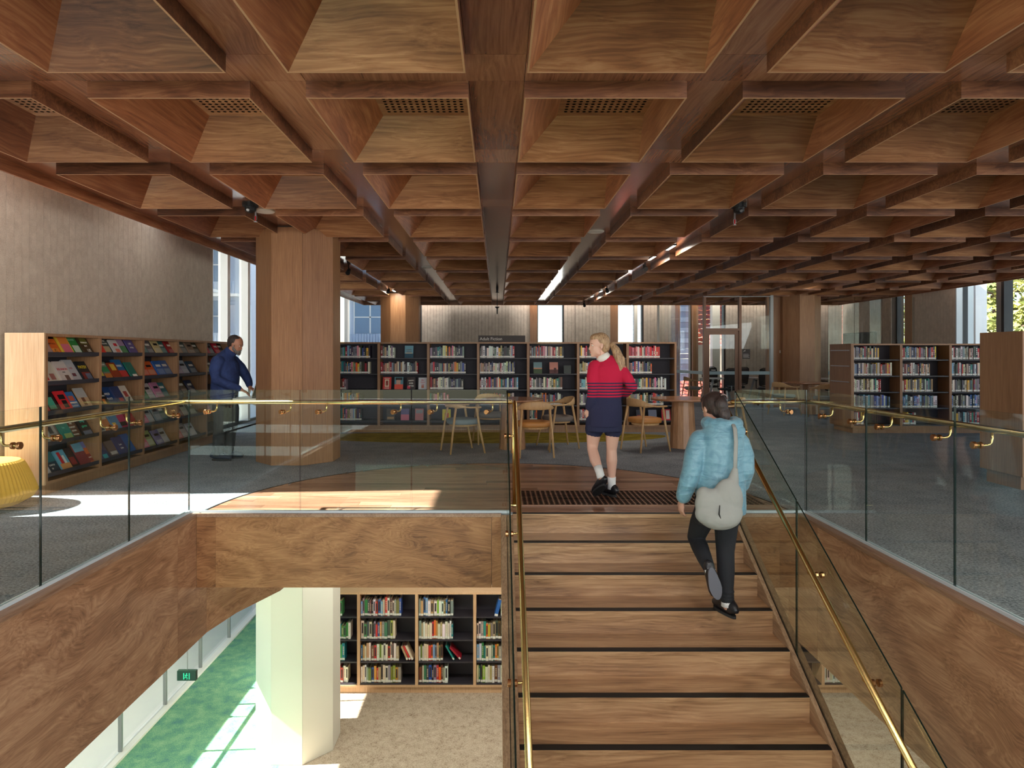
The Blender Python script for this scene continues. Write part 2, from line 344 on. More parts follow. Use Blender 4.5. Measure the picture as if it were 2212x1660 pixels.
def ringpanel(mb, x0, x1, y0, y1, z, nx, ny, hr, th, hx0, hx1, hy0, hy1, m=0):
    """flat panel in XY at height z with nx by ny real round holes (octagons) inside the hole field, plus depth walls th upward (negative = down)"""
    px = (hx1 - hx0) / nx; py = (hy1 - hy0) / ny
    # margins
    for a in ((x0, hx0, y0, y1), (hx1, x1, y0, y1), (hx0, hx1, y0, hy0), (hx0, hx1, hy1, y1)):
        if a[1] - a[0] > 1e-5 and a[3] - a[2] > 1e-5:
            mb.add([(a[0], a[2], z), (a[1], a[2], z), (a[1], a[3], z), (a[0], a[3], z)], [(0, 1, 2, 3)], m)
    for i in range(nx):
        for j in range(ny):
            cx = hx0 + (i + .5) * px; cy = hy0 + (j + .5) * py; o = []
            sq = [(1, 0), (1, 1), (0, 1), (-1, 1), (-1, 0), (-1, -1), (0, -1), (1, -1)]
            vs = [(cx + a * px / 2, cy + b * py / 2, z) for a, b in sq] + [(cx + hr * math.cos(k * PI / 4), cy + hr * math.sin(k * PI / 4), z) for k in range(8)]
            vs += [(v[0], v[1], z + th) for v in vs[8:]]
            fs = [(k, (k + 1) % 8, 8 + (k + 1) % 8, 8 + k) for k in range(8)] + [(8 + k, 8 + (k + 1) % 8, 16 + (k + 1) % 8, 16 + k) for k in range(8)]
            mb.add(vs, fs[:8], m); o = len(mb.v) - 24
            for f_ in fs[8:]: mb.f.append([o + q for q in f_]); mb.m.append(1); mb.c.append(None)
# ============================================================ SETTING
ZS = 2.931; ZF = 3.033            # coffer rims / flat ceiling
VX = 2.65; VY0 = -0.6; VY1 = 5.70  # stair void
ZL = -3.78                         # lower floor
RUN = 0.2875; RISE = 0.1718
# ---- upper floor
fl = struct_root('floor')
m = MB()
for x0, x1, y0, y1 in ((-5.35, -VX - .06, -9, 20.6), (VX + .06, 11.3, -9, 20.6), (-VX - .06, VX + .06, VY1 + .06, 20.6), (-VX - .06, VX + .06, -9, VY0 - .06)):
    m.box(x0, x1, y0, y1, -.012, 0, 0); m.box(x0, x1, y0, y1, -.45, -.012, 1)
obj('carpet', m, [CARP, PLASTER], fl)
# yellow-green carpet inlay in front of the back bookcase
m = MB(); pts = []
for k in range(40):
    a = 2 * PI * k / 40; pts.append((-0.2 + 3.1 * math.cos(a), 11.2 + (0.95 if math.sin(a) < 0 else .5) * math.sin(a)))
m.prism(pts, 'z', 0, .003); obj('carpet_inlay', m, CARPY, fl)
# half round of hardwood boards at the head of the stair
R0 = 2.607; yc = 5.72; w = 0.13; j = 0; y = 5.765
def half(yv): return math.sqrt(max(0.0, R0 * R0 - (yv - yc) ** 2))
while y < yc + R0 - 0.01:
    y1 = min(y + w, yc + R0 - .004); cuts = [-99]; x = -2.6 + rnd.random() * 1.2
    while x < 2.6: cuts.append(x); x += 1.1 + rnd.random() * 1.3
    cuts.append(99); h0 = half(y)
    for a, b_ in zip(cuts[:-1], cuts[1:]):
        pl = []
        for t in range(5):
            yy = y + (y1 - .002 - y) * t / 4; pl.append((min(b_ - .001, half(yy)), yy))
        for t in range(5):
            yy = y + (y1 - .002 - y) * (4 - t) / 4; pl.append((max(a + .001, -half(yy)), yy))
        if max(p[0] for p in pl[:5]) - min(p[0] for p in pl[5:]) < .05 or pl[0][0] <= pl[-1][0] + .01: continue
        if pl[4][0] <= pl[5][0]: pl = [pl[0], (pl[0][0] * .5 + pl[-1][0] * .5, y1 - .002), pl[-1]]
        mb = MB().prism(pl, 'z', -.002, .004); obj('floor_board', mb, BOARD, fl)
    y = y1
m = MB(); pts = [(R0 * 1.004 * math.cos(PI * k / 60), yc + R0 * 1.004 * math.sin(PI * k / 60)) for k in range(61)]
o = len(m.v)
for i in range(60):
    (xa, ya), (xb, yb) = pts[i], pts[i + 1]; s = 1.006
    m.prism([(xa, ya), (xb, yb), (xb * s, yc + (yb - yc) * s), (xa * s, yc + (ya - yc) * s)], 'z', 0, .006)
obj('edge_strip', m, FRAMED, fl)
# perforated timber grille (punched holes) behind the top stair
m = MB(); m.box(.165, 2.50, 5.99, 6.62, .0042, .0052, 1); ringpanel(m, .165, 2.50, 5.99, 6.62, .013, 46, 12, .0230, -.0075, .18, 2.485, 6.0, 6.61)
m.box(.155, .165, 5.99, 6.62, .004, .013); m.box(2.50, 2.51, 5.99, 6.62, .004, .013); m.box(.155, 2.51, 5.98, 5.99, .004, .013); m.box(.155, 2.51, 6.62, 6.63, .004, .013)
obj('floor_grille', m, [BOARD, HOLE], fl)
# ---- lower floor
fl2 = struct_root('floor')
obj('green_carpet', MB().box(-4.85, -2.75, -9, 14, ZL - .1, ZL), CARPG, fl2)
obj('beige_carpet', MB().box(-2.75, 11.3, -9, 14, ZL - .1, ZL), CARPB, fl2)
# ---- void lining
v = struct_root('trim_1')      # front edge, facing the camera
obj('capping', MB().box(-VX - .08, .03, VY1 - .012, VY1 + .07, -.026, .003), CAPW, v, bevel=.002)
obj('capping', MB().box(2.147, VX + .08, VY1 - .012, VY1 + .07, -.026, .003), CAPW, v, bevel=.002)
obj('plywood_panel', MB().box(-VX, -2.482, VY1 + .003, VY1 + .06, -.648, -.026), BEAM, v)
obj('plywood_panel', MB().box(-2.48, -.055, VY1, VY1 + .06, -.648, -.026), BEAM, v)
obj('plywood_panel', MB().box(-.052, .03, VY1 + .003, VY1 + .06, -.648, -.026), BEAM, v)
obj('plywood_panel', MB().box(2.147, 2.48, VY1, VY1 + .06, -.648, -.026), BEAM, v)
obj('plywood_panel', MB().box(2.482, VX, VY1 + .003, VY1 + .06, -.648, -.026), BEAM, v)
for side, nm in ((-1, 'trim_2'), (1, 'trim_3')):
    v = struct_root(nm)
    def bx(a, b_): return (min(side * a, side * b_), max(side * a, side * b_))
    xa, xb = bx(VX - .012, VX + .09)
    obj('capping', MB().box(xa, xb, VY0, VY1 - .014, -.026, .003), CAPW, v, bevel=.002)
    for ya, yb in ((VY0, 1.0), (1.003, 3.2), (3.203, 5.37), (5.373, 5.9)):
        xa, xb = bx(VX, VX + .05); obj('plywood_panel', MB().box(xa, xb, ya, yb, -1.13, -.026 if yb < 5.5 else -.65), BEAMY, v)
    if True:
        xa, xb = bx(VX, VX + .05); obj('plywood_panel', MB().box(xa, xb, 5.373, VY1, -.65, -.026), BEAMY, v)
    s_ = side; pl = [(s_ * VX, 5.902), (s_ * 2.56, 6.35), (s_ * 2.33, 6.95), (s_ * 2.27, 7.6), (s_ * 2.32, 7.6), (s_ * 2.38, 6.97), (s_ * 2.60, 6.4), (s_ * (VX + .05), 5.902)]
    obj('plywood_panel', MB().prism(pl if side > 0 else pl[::-1], 'z', -1.13, -.65), BEAMY, v)
struct('trim_4', MB().box(-VX, VX, VY0 - .06, VY0, -.648, .003), BEAM)
# ---- lower ceiling
m = MB()
for x0, x1, y0, y1 in ((-4.85, -VX - .06, -9, 14), (VX + .06, 11.3, -9, 14), (-VX - .06, VX + .06, VY1 + .07, 14), (-VX - .06, VX + .06, -9, VY0 - .07)):
    m.box(x0, x1, y0, y1, -.65, -.45)
struct('ceiling', m, PLASTER)
# ---- lower walls
struct('wall_back', MB().box(-3.3, 11.3, 10.26, 10.4, ZL, -.65), WHITE)
struct('wall_right', MB().box(11.3, 11.45, -9, 20.6, ZL, -.0).box(10.9, 11.3, -2, 6.0, 0, 3.72), WHITE)
m = MB().box(-4.95, -3.3, 14, 14.15, ZL, -.45); m.box(-3.3, -3.15, 10.4, 14.15, ZL, -.45); struct('wall_back', m, WHITE)
struct('wall_front', MB().box(-4.97, 11.45, -9.15, -9.0, ZL, -.0), WHITE)
# lower facade: frameless glass sheets, white sill line, spandrel above
struct('trim_5', MB().box(-4.97, -4.85, -9, 14, -1.46, -.0), WHITE)
struct('trim_6', MB().box(-4.93, -4.80, -9, 14, ZL, ZL + .035), WHITE)
wn_i = [1]
def window(parts, name=None):
    w_ = struct_root('window_%d' % wn_i[0]); wn_i[0] += 1
    for nm, mb, mt in parts: obj(nm, mb, mt, w_)
    return w_
gy = 8.41 - 1.13 * 15; parts = []
for k in range(20):
    a = gy + 1.13 * k
    if a + 1.12 > 14: break
    parts.append(('glass_pane', MB().box(-4.895, -4.885, a + .006, a + 1.106, ZL + .035, -1.46), GLASSW))
    parts.append(('glazing_joint', MB().box(-4.915, -4.865, a - .022, a + .006, ZL + .035, -1.46), ALU))
window(parts)
# ---- upper left wall: felt planks between full height windows
WTOP = 3.72
def felt_wall_y(name, x_in, xth, y0, y1, z1=WTOP, side=-1, pw=.107):
    r = struct_root(name); xo = x_in + side * xth
    obj('wall_core', MB().box(min(x_in + side * .012, xo), max(x_in + side * .012, xo), y0, y1, 0, z1), FELTG, r)
    n = max(1, round((y1 - y0) / pw)); p = (y1 - y0) / n
    me = MB().box(0, .012, .0025, p - .0025, 0, z1).mesh('felt_plank', FELT)
    for i in range(n):
        q = link('felt_plank', me, r); q.location = (x_in + (-.012 if side < 0 else 0), y0 + i * p, 0)
        if side > 0: q.location.x = x_in
    return r
felt_wall_y('wall_left', -4.95, .35, 6.42, 11.27)
m = MB()
for y0, y1 in ((-9, -1.62), (-.22, 1.42), (2.38, 5.50), (14.6, 19.0)): m.box(-5.30, -4.95, y0, y1, 0, WTOP)
m.box(-5.30, -4.95, 1.42, 2.38, 2.15, WTOP); m.box(-5.30, -4.95, -1.62, -.22, 2.15, WTOP)
struct('wall_left', m, FELT)
def win_left(y0, y1, mull=(), top=WTOP):
    WT_ = top
    parts = [('glass_pane', MB().box(-5.262, -5.250, y0 + .03, y1 - .03, .05, WT_), GLASSW),
             ('window_frame', MB().box(-5.29, -5.22, y0, y0 + .03, 0, WT_).box(-5.29, -5.22, y1 - .03, y1, 0, WT_).box(-5.29, -5.22, y0 + .03, y1 - .03, 0, .05), FRAMED)]
    for q in mull: parts.append(('mullion', MB().box(-5.30, -5.12, q - .06, q + .06, .05, WTOP), WHITE))
    return window(parts)
win_left(5.50, 6.42); win_left(1.42, 2.38, (), 2.15); win_left(-1.62, -.22, (), 2.15); win_left(11.27, 14.6, (12.35, 13.35)); win_left(19.0, 20.52, (19.75,))
# ---- back wall of the upper room
YB = 20.5
def felt_wall_x(segs, z1=WTOP):
    r = struct_root('wall_back')
    for x0, y0, x1, y1, mt in segs:
        L = math.hypot(x1 - x0, y1 - y0); n = max(1, round(L / .107)); p = L / n; a = math.atan2(y1 - y0, x1 - x0)
        mb = MB(); Mx = Matrix.Translation((x0, y0, 0)) @ Matrix.Rotation(a, 4, 'Z')
        for i in range(n): mb.box(i * p + .003, (i + 1) * p - .003, 0, .012, 0, z1, M=Mx)
        mb.box(0, L, .012, .10, 0, z1, 1, M=Mx); obj('felt_cladding', mb, [mt, FELTG], r)
    return r
def wx(px, Y): return (px - 1075) * Y / F
felt_wall_x([(-2.42, 20.62, -1.45, 20.30, FELT), (-1.45, 20.30, .35, 20.30, FELT), (.35, 20.30, 1.02, 20.5, FELT),
             (2.10, YB, 2.45, YB, FELT), (2.45, 20.42, 3.55, 20.42, FELT),
             (4.62, YB, 5.62, YB, FELT), (7.22, YB, 10.9, YB, FELT)])
m = MB(); m.box(1.02, 1.25, 20.45, 20.85, 0, WTOP); m.box(3.55, 3.80, 20.45, 20.85, 0, WTOP); m.box(5.62, 5.76, 20.45, 20.85, 0, WTOP); m.box(6.16, 6.33, 20.45, 20.85, 0, WTOP)
struct('trim_8', m, VEN)
struct('wall_back', MB().box(-5.35, 11.3, 20.5, 20.9, -.45, -.0), WHITE)
def win_back(x0, x1, mull=(), fr=.035):
    parts = [('glass_pane', MB().box(x0 + fr, x1 - fr, 20.74, 20.752, .05, WTOP), GLASSW),
             ('window_frame', MB().box(x0, x0 + fr, 20.66, 20.80, 0, WTOP).box(x1 - fr, x1, 20.6, 20.80, 0, WTOP).box(x0 + fr, x1 - fr, 20.68, 20.80, 0, .05), FRAMED)]
    for q, hw, mt in mull: parts.append(('mullion', MB().box(q - hw, q + hw, 20.60, 20.84, .05, WTOP), mt))
    return window(parts)
win_back(-5.3, -2.42, ((-4.82, .055, WHITE),)); win_back(1.25, 2.10); win_back(3.80, 4.62, ((4.40, .05, CREAM),)); win_back(5.76, 6.16); win_back(6.33, 7.22, ((6.95, .12, CREAM),))
# ---- right wall (X = 10.9)
felt_wall_y('wall_right', 10.9, .35, 15.42, 17.05, side=1)
felt_wall_y('wall_right', 10.9, .35, 17.95, 20.5, side=1)
m = MB(); m.box(10.88, 11.25, 17.05, 17.33, 0, WTOP); struct('trim_9', m, VEN)
struct('trim_7', MB().box(10.892, 11.30, 15.385, 15.418, 0, WTOP), CHAN)
def win_right(y0, y1, mull=()):
    parts = [('glass_pane', MB().box(11.10, 11.112, y0 + .03, y1 - .03, .05, WTOP), GLASSW),
             ('window_frame', MB().box(11.04, 11.16, y0, y0 + .04, 0, WTOP).box(11.04, 11.16, y1 - .04, y1, 0, WTOP).box(11.04, 11.16, y0 + .04, y1 - .04, 0, .05), FRAMED)]
    for a, b_, mt in mull: parts.append(('mullion', MB().box(11.0, 11.2, a, b_, .05, WTOP), mt))
    return window(parts)
win_right(17.33, 17.95); win_right(6.0, 15.42, ((14.08, 14.16, FRAMED), (14.16, 14.30, ALU), (11.2, 11.4, ALU), (8.4, 8.6, ALU)))
# ---- high perimeter ceiling and roof slab
m = MB(); m.box(-5.35, -4.13, -9, 20.9, WTOP, WTOP + .12); m.box(10.56, 11.45, -9, 20.9, WTOP, WTOP + .12); m.box(-4.13, 10.56, 19.98, 20.9, WTOP, WTOP + .12)
m.box(-4.13, 10.56, -9, 19.98, 3.30, 3.5)
struct('ceiling', m, PLASTER)

# ============================================================ COFFERED TIMBER CEILING
ce = struct_root('ceiling')
CW, CL, PX_, PY_ = .969, 1.294, 1.302, 1.637
X0, Y0 = .159, 2.225; t = .011; hh = ZF - ZS; H3 = .263
tx0, tx1, ty0, ty1 = .285, .935, .30, .997
rim = MB()
rim.box(0, CW, 0, t, .0015, hh, 0); rim.box(0, CW, CL - t, CL, .0015, hh, 0); rim.box(0, t, t, CL - t, .0015, hh, 0); rim.box(CW - t, CW, t, CL - t, .0015, hh, 0)
e = .0015
for a in ((0, CW, 0, t), (0, CW, CL - t, CL), (0, t, t, CL - t), (CW - t, CW, t, CL - t)): rim.box(a[0], a[1], a[2], a[3], 0, e, 1)
rim_me = rim.mesh('coffer_rim', [PLYR, PLYE])
i0, i1, j0, j1 = t, CW - t, t, CL - t
def quadm(name, a, b_, c, d, mt): return MB().add([a, b_, c, d], [(0, 1, 2, 3)]).mesh(name, mt)
sl = [quadm('far_slope', (i0, j1, .002), (i1, j1, .002), (tx1, ty1, H3), (tx0, ty1, H3), PLY),
      quadm('near_slope', (i1, j0, .002), (i0, j0, .002), (tx0, ty0, H3), (tx1, ty0, H3), PLY),
      quadm('left_slope', (i0, j0, .002), (i0, j1, .002), (tx0, ty1, H3), (tx0, ty0, H3), PLYY),
      quadm('right_slope', (i1, j1, .002), (i1, j0, .002), (tx1, ty0, H3), (tx1, ty1, H3), PLYY)]
top_me = quadm('top', (tx0, ty0, H3), (tx0, ty1, H3), (tx1, ty1, H3), (tx1, ty0, H3), PLY)
pm = MB(); ringpanel(pm, tx0, tx1, ty0, ty1, H3, 13, 12, .0135, .012, tx0 + .035, tx0 + .62, ty0 + .07, ty1 - .055)
pm.box(tx0, tx1, ty0, ty1, H3 + .012, H3 + .016, 1); perf_me = pm.mesh('perforated_top', [PLY, HOLE])
NI = range(-3, 8); NK = range(-1, 11)
ppl = MB().box(0, PX_ - CW - .003, 0, CL - .003, 0, .015).mesh('lengthwise_panel', PLYF)
ppc = MB().box(0, PX_ - .003, 0, PY_ - CL - .003, 0, .015).mesh('cross_panel', PLYF)
for k in NK:
    for i in NI:
        x = X0 + PX_ * i; y = Y0 + PY_ * k
        c = link('coffer', rim_me, ce); c.location = (x, y, ZS)
        for s_ in sl: link('sloped_panel', s_, c)
        link('perforated_panel' if k == 1 else 'top_panel', perf_me if k == 1 else top_me, c)
        q = link('ceiling_panel', ppl, ce); q.location = (x + CW + .0015, y + .0015, ZF)
        q = link('ceiling_panel', ppc, ce); q.location = (x + .0015, y + CL + .0015, ZF)
xl = X0 - 3 * PX_; yl = Y0 - PY_
obj('edge_panel', MB().box(-4.11, xl - .002, -9, 19.95, ZF, ZF + .015), PLYF, ce)
obj('edge_panel', MB().box(xl, 10.5, -9, yl - .002, ZF, ZF + .015), PLYF, ce)
obj('fascia_board', MB().box(-4.132, -4.11, -9, 19.97, ZS, WTOP), PLYY, ce)
obj('fascia_board', MB().box(10.51, 10.532, -9, 19.97, ZS, WTOP), PLYY, ce)
obj('fascia_board', MB().box(-4.13, 10.53, 19.972, 19.994, ZS, WTOP), PLY, ce)
obj('edge_panel', MB().box(X0 + 8 * PX_ - .33, 10.51, yl, 19.95, ZF + .016, ZF + .03), PLYF, ce)

# ============================================================ COLUMNS
def octa(cx, cy, hw, side=.2): 
    d = hw - side
    return [(cx - side, cy - hw), (cx + side, cy - hw), (cx + hw, cy - side), (cx + hw, cy + side), (cx + side, cy + hw), (cx - side, cy + hw), (cx - hw, cy + side), (cx - hw, cy - side)]
def column(cx, cy, z0, z1, mats, label, hw=.505, seam=.004):
    c = thing('column', label, 'column', (cx, cy, z0)); pts = octa(cx, cy, hw, .197)
    obj('column_core', MB().prism(octa(cx, cy, hw - .02, .19), 'z', z0, z1), FELTG if mats is VEN else mats, c)
    for i in range(8):
        a = Vector(pts[i]); b_ = Vector(pts[(i + 1) % 8]); n = Vector((b_ - a).yx) ; n = Vector((-(b_ - a).y, (b_ - a).x)).normalized(); u = (b_ - a).normalized()
        a2 = a + u * .0015; b2 = b_ - u * .0015
        obj('veneer_panel' if mats is VEN else 'plaster_face', MB().prism([tuple(a2), tuple(b2), tuple(b2 + n * .018 - u * .006), tuple(a2 + n * .018 + u * .006)], 'z', z0 + .003, z1 - .02), mats, c)
    return c
column(-2.66, 8.68, 0, ZF, VEN, 'large octagonal timber-veneered column beside the man in the navy jacket')
column(-2.60, 17.4, 0, ZF, VEN, 'octagonal timber-veneered column rising behind the long back bookcase')
column(8.05, 17.35, 0, ZF, VEN, 'octagonal timber-veneered column at the right end of the glazed meeting room')
column(-2.66, 8.68, ZL, -.65, CREAM, 'cream-painted octagonal column standing on the ground floor')
wp = thing('wall_panel', 'dark timber wall panel with white switch plate beside the meeting room glass', 'panel', (7.38, 17.3, 0))
obj('panel_board', MB().box(7.19, 7.66, 17.3, 17.4, 0, ZF), VEN, wp)
obj('switch_plate', MB().box(wx(1684, 17.3), wx(1694, 17.3), 17.29, 17.3, CH + (767 - 763) * 17.3 / F, CH + (767 - 757) * 17.3 / F), WHITE, wp)
obj('card_reader', MB().box(wx(1686, 17.3), wx(1692, 17.3), 17.28, 17.3, CH - 34 * 17.3 / F, CH - 24 * 17.3 / F), BLACK, wp)

# ============================================================ STAIR
st = thing('staircase', 'straight hardwood staircase with black nosing strips climbing to the upper floor', 'staircase', (1.1, .5, ZL))
XA, XB = .135, 2.06
step_t = MB()
for k in range(1, 23):
    yk = VY1 + .015 - RUN * k; z = -RISE * k
    if k == 22: break
    s_ = obj('step', MB().box(XA, XB, yk, yk + RUN + .028, z - .035, z).box(XA, XB, yk + RUN + .002, yk + RUN + .026, z, z + RISE - .036), TREAD, st)
    obj('nosing_strip', MB().box(XA + .002, XB - .002, yk - .001, yk + .050, z - .004, z + .0025), BLACK, s_)
obj('step', MB().box(XA, XB, VY1 + .012, VY1 + .06, -.036, -.003), TREAD, st)
obj('top_nosing_strip', MB().box(XA, XB, VY1 + .0115, VY1 + .050, -.0028, .0025), BLACK, st)
obj('top_board', MB().box(XA, XB, VY1 + .052, 5.975, -.012, .0045), BOARD, st)
def slope(Y, e=0): return -(VY1 + .015 - Y) * RISE / RUN + e
def stringer(x0, x1, nm, top=0.0, bot=-.34):
    ya, yb = -.55, VY1 + .0
    pl = [(ya, slope(ya, bot)), (yb, slope(yb, bot)), (yb, slope(yb, top)), (ya, slope(ya, top))]
    return obj(nm, MB().prism(pl, 'x', x0, x1), STRG, st, bevel=.003)
stringer(.030, .078, 'stringer'); stringer(.092, .135, 'stringer'); stringer(2.06, 2.093, 'stringer'); stringer(2.107, 2.150, 'stringer')
ya, yb = -.55, VY1
for xx in (.078, 2.093):
    obj('glass_channel', MB().prism([(ya, slope(ya, -.3)), (yb, slope(yb, -.3)), (yb, slope(yb, -.02)), (ya, slope(ya, -.02))], 'x', xx, xx + .014), BLACK, st)

# ============================================================ BALUSTRADES
GT = .0095
def edge_glass(mb_poly, ax, a0, a1): return MB().prism(mb_poly, ax, a0, a1)
def pane(poly, ax, a0, a1, parent):
    """glass sheet: faces clear, narrow edges dark green"""
    me_ = MB().prism(poly, ax, a0, a1); me_.m = [0, 0] + [1] * len(poly)
    return obj('glass_panel', me_, [GLASS, GLASSE], parent)
def bracket(parent, clamp, rail, drop=.075):
    """brass arm: from the clamp on the glass out to under the rail, then up; copper clamp disc on the glass"""
    c = Vector(clamp); r = Vector(rail); h = Vector((r.x, r.y, c.z)); d = (h - c).normalized(); L = (h - c).length
    pts = [c, c + d * (L - .03)] + [h - d * .03 + d * .03 * math.sin(a) + Vector((0, 0, .03 * (1 - math.cos(a)))) for a in (.5, 1.05, PI / 2)] + [r]
    b_ = obj('bracket', MB().loft(pts, .0075, n=10), BRASS, parent, smooth=True)
    obj('clamp', MB().loft([c - d * .030, c - d * .028, c - d * .012, c - d * .010], [.019, .0215, .0215, .017], n=16).loft([c + d * .010, c + d * .024], [.0205, .0195], n=16), COPPER, b_, smooth=False)
def tube_rail(pts, parent, r=.0195): return obj('handrail', MB().loft(pts, r, n=18), BRASS, parent, smooth=True)
ZG = 1.09; ZR = .975
# front-left run
b1 = thing('glass_balustrade', 'glass balustrade with brass handrail across the void left of the stair head', 'balustrade', (-1.3, 5.74, 0))
for x0, x1 in ((-2.73, -1.755), (-1.745, -.768), (-.758, .078)): pane([(x0, 0), (x1, 0), (x1, ZG), (x0, ZG)], 'y', 5.735, 5.735 + GT, b1)
obj('base_channel', MB().box(-2.745, .08, 5.722, 5.732, 0, .022).box(-2.745, .08, 5.7465, 5.757, 0, .022), CHAN, b1)
tube_rail([(-2.80, 5.83, ZR), (.13, 5.83, ZR)], b1)
for x in (-2.57, -1.905, -1.584, -.916, -.59, -.09): bracket(b1, (x, 5.74, .895), (x + .045, 5.83, ZR - .015))
# left run
def side_run(sg, label):
    b_ = thing('glass_balustrade', label, 'balustrade', (sg * 2.73, 3, 0)); X = sg * 2.73; ys = [5.735, 4.80, 3.87, 2.94, 2.01, 1.08, .15, -.6]
    for a, c in zip(ys[1:], ys[:-1]):
        pane([(a + .005, 0), (c - .005, 0), (c - .005, ZG), (a + .005, ZG)], 'x', X - GT / 2, X + GT / 2, b_)
    obj('base_channel', MB().box(X - .018, X - .007, -.6, 5.73, 0, .022).box(X + .007, X + .018, -.6, 5.73, 0, .022), CHAN, b_)
    tube_rail([(X + sg * .085, 5.85, ZR), (X + sg * .085, -.6, ZR)], b_)
    for y in ((5.50, 4.916, 4.593, 4.006, 3.673, 3.05, 2.3, 1.6) if sg < 0 else (5.45, 4.99, 4.63, 4.03, 3.69, 3.05, 2.3, 1.6)): bracket(b_, (X, y, .885), (X + sg * .085, y, ZR - .015))
side_run(-1, 'glass balustrade with brass handrail along the left edge of the void'); side_run(1, 'glass balustrade with brass handrail along the right edge of the void')
b4 = thing('glass_balustrade', 'short glass balustrade with brass handrail right of the stair head', 'balustrade', (2.4, 5.74, 0))
pane([(2.115, 0), (2.722, 0), (2.722, ZG), (2.115, ZG)], 'y', 5.735, 5.735 + GT, b4)
obj('base_channel', MB().box(2.12, 2.72, 5.722, 5.732, 0, .022).box(2.12, 2.72, 5.7465, 5.757, 0, .022), CHAN, b4)
tube_rail([(2.10, 5.83, ZR), (2.815, 5.83, ZR)], b4); bracket(b4, (2.58, 5.74, .895), (2.54, 5.83, ZR - .015))
# stair runs
def stair_run(xg, xr, label, sgn):
    b_ = thing('glass_balustrade', label, 'balustrade', (xg, 5.7, 0)); ys = [5.70, 4.551, 3.364, 2.18, .99, -.2]
    pane([(5.704, -.0), (5.985, 0), (5.985, ZG - .1), (5.704, 1.065)] if False else [(5.55, slope(5.55, -.02)), (5.72, -.0), (5.72, 1.07), (5.55, slope(5.55, 1.075))], 'x', xg - GT / 2, xg + GT / 2, b_) if False else None
    for i, (c, a) in enumerate(zip(ys[:-1], ys[1:])):
        c2 = c + (.03 if i == 0 else -.006); a2 = a + .006
        pane([(a2, slope(a2, -.06)), (c2, slope(c2, -.06)), (c2, slope(c2, 1.07)), (a2, slope(a2, 1.07))], 'x', xg - GT / 2, xg + GT / 2, b_)
    zt = .968; yk = 5.715 - (.9 - zt) / (RISE / RUN) * 1.0
    yj = VY1 + .015 + (zt - .9) * RUN / RISE
    tube_rail([(xr, 5.99, 0), (xr, 5.99, .90), (xr, 5.985, .935), (xr, 5.965, .958), (xr, 5.93, zt), (xr, yj + .02, zt), (xr, yj - .02, zt - .01), (xr, -.5, slope(-.5, .9))], b_)
    for y in ((5.55, 4.24, 3.60, 2.7, 1.5) if sgn > 0 else (5.5, 4.55, 3.6, 2.7, 1.5)):
        z = slope(y, .84); bracket(b_, (xg, y, z), (xr, y, z + .045))
    pts = [(xg + (.0 if sgn < 0 else 0), 5.80, .20), (xr, 5.99, .20)]
    obj('floor_flange', MB().loft([(xr, 5.99, .013), (xr, 5.99, .022)], [.042, .040], n=20), BRASS, b_)
    return b_
stair_run(.085, .155, 'glass balustrade with brass handrail sloping down the left side of the stairs', -1)
stair_run(2.10, 2.03, 'glass balustrade with brass handrail sloping down the right side of the stairs', 1)
# handrail on the lower facade (throws the thin shadows on the green carpet)
hr = thing('handrail', 'brass handrail with brackets along the ground floor glass wall', 'handrail', (-4.8, 8, ZL))
obj('rail_tube', MB().loft([(-4.78, -8, ZL + .96), (-4.78, 13.8, ZL + .96)], .022, n=10), BRASS, hr, smooth=True)
for k in range(18):
    y = 13.2 - k * .8; q = obj('rail_bracket', MB().loft([(-4.885, y, ZL + .82), (-4.79, y, ZL + .82), (-4.78, y, ZL + .83), (-4.78, y, ZL + .945)], .008, n=8).loft([(-4.883, y, ZL + .82), (-4.865, y, ZL + .82)], .028, n=12), BRASS, hr)
# ============================================================ BOOKCASES
def carcass(root, ax, a_edges, f, depth, z0, ztop, rows, sgn, plinth=.10, back=True, wood=OAK, endw=.045, lip=True, tilt=False):
    """bookcase run. ax='x': run along X, open face at y=f looking to -Y (body behind, +Y). ax='y': run along Y, open face at x=f looking to +X (body towards -X)."""
    def B(a0, a1, d0, d1, z0_, z1_):      # d measured from the open face into the body
        if ax == 'x': return MB().box(a0, a1, f + d0, f + d1, z0_, z1_)
        return MB().box(f - d1, f - d0, a0, a1, z0_, z1_)
    A0, A1 = a_edges[0], a_edges[-1]
    obj('plinth', B(A0 + .03, A1 - .03, .03, depth - .01, z0, z0 + plinth - .001), wood, root)
    obj('base_board', B(A0, A1, 0, depth, z0 + plinth, z0 + plinth + .03), wood, root)
    obj('top_board', B(A0, A1, 0, depth, ztop - .028, ztop), wood, root)
    obj('back_panel', B(A0 + .01, A1 - .01, depth - .02, depth - .005, z0 + plinth + .031, ztop - .029), DARKB, root)
    for i, a in enumerate(a_edges):
        w_ = endw / 2; lo, hi = (a - w_, a + w_)
        if i == 0: lo, hi = a, a + endw * .8
        if i == len(a_edges) - 1: lo, hi = a - endw * .8, a
        obj('end_panel' if i in (0, len(a_edges) - 1) else 'divider', B(lo, hi, 0, depth - .021, z0 + plinth + .031, ztop - .029), wood, root)
    for a, b_ in zip(a_edges[:-1], a_edges[1:]):
        for z in rows:
            if tilt:
                # sloping display ledge with a folded lip; books lean back on it
                x0, x1 = a + .025, b_ - .025; pr = [(f - .01, z), (f - .005, z + .028), (f + .0, z + .028), (f - .002, z - .012), (f - .05, z - .022), (f - .25, z + .10), (f - .25, z + .112), (f - .052, z - .008)]
                obj('display_shelf', MB().prism([(p, q) for p, q in pr], 'y', x0, x1), DARKSH, root)
            else:
                obj('shelf', B(a + .024, b_ - .024, .012, depth - .022, z - .022, z), DARKSH, root)
                if lip: pass
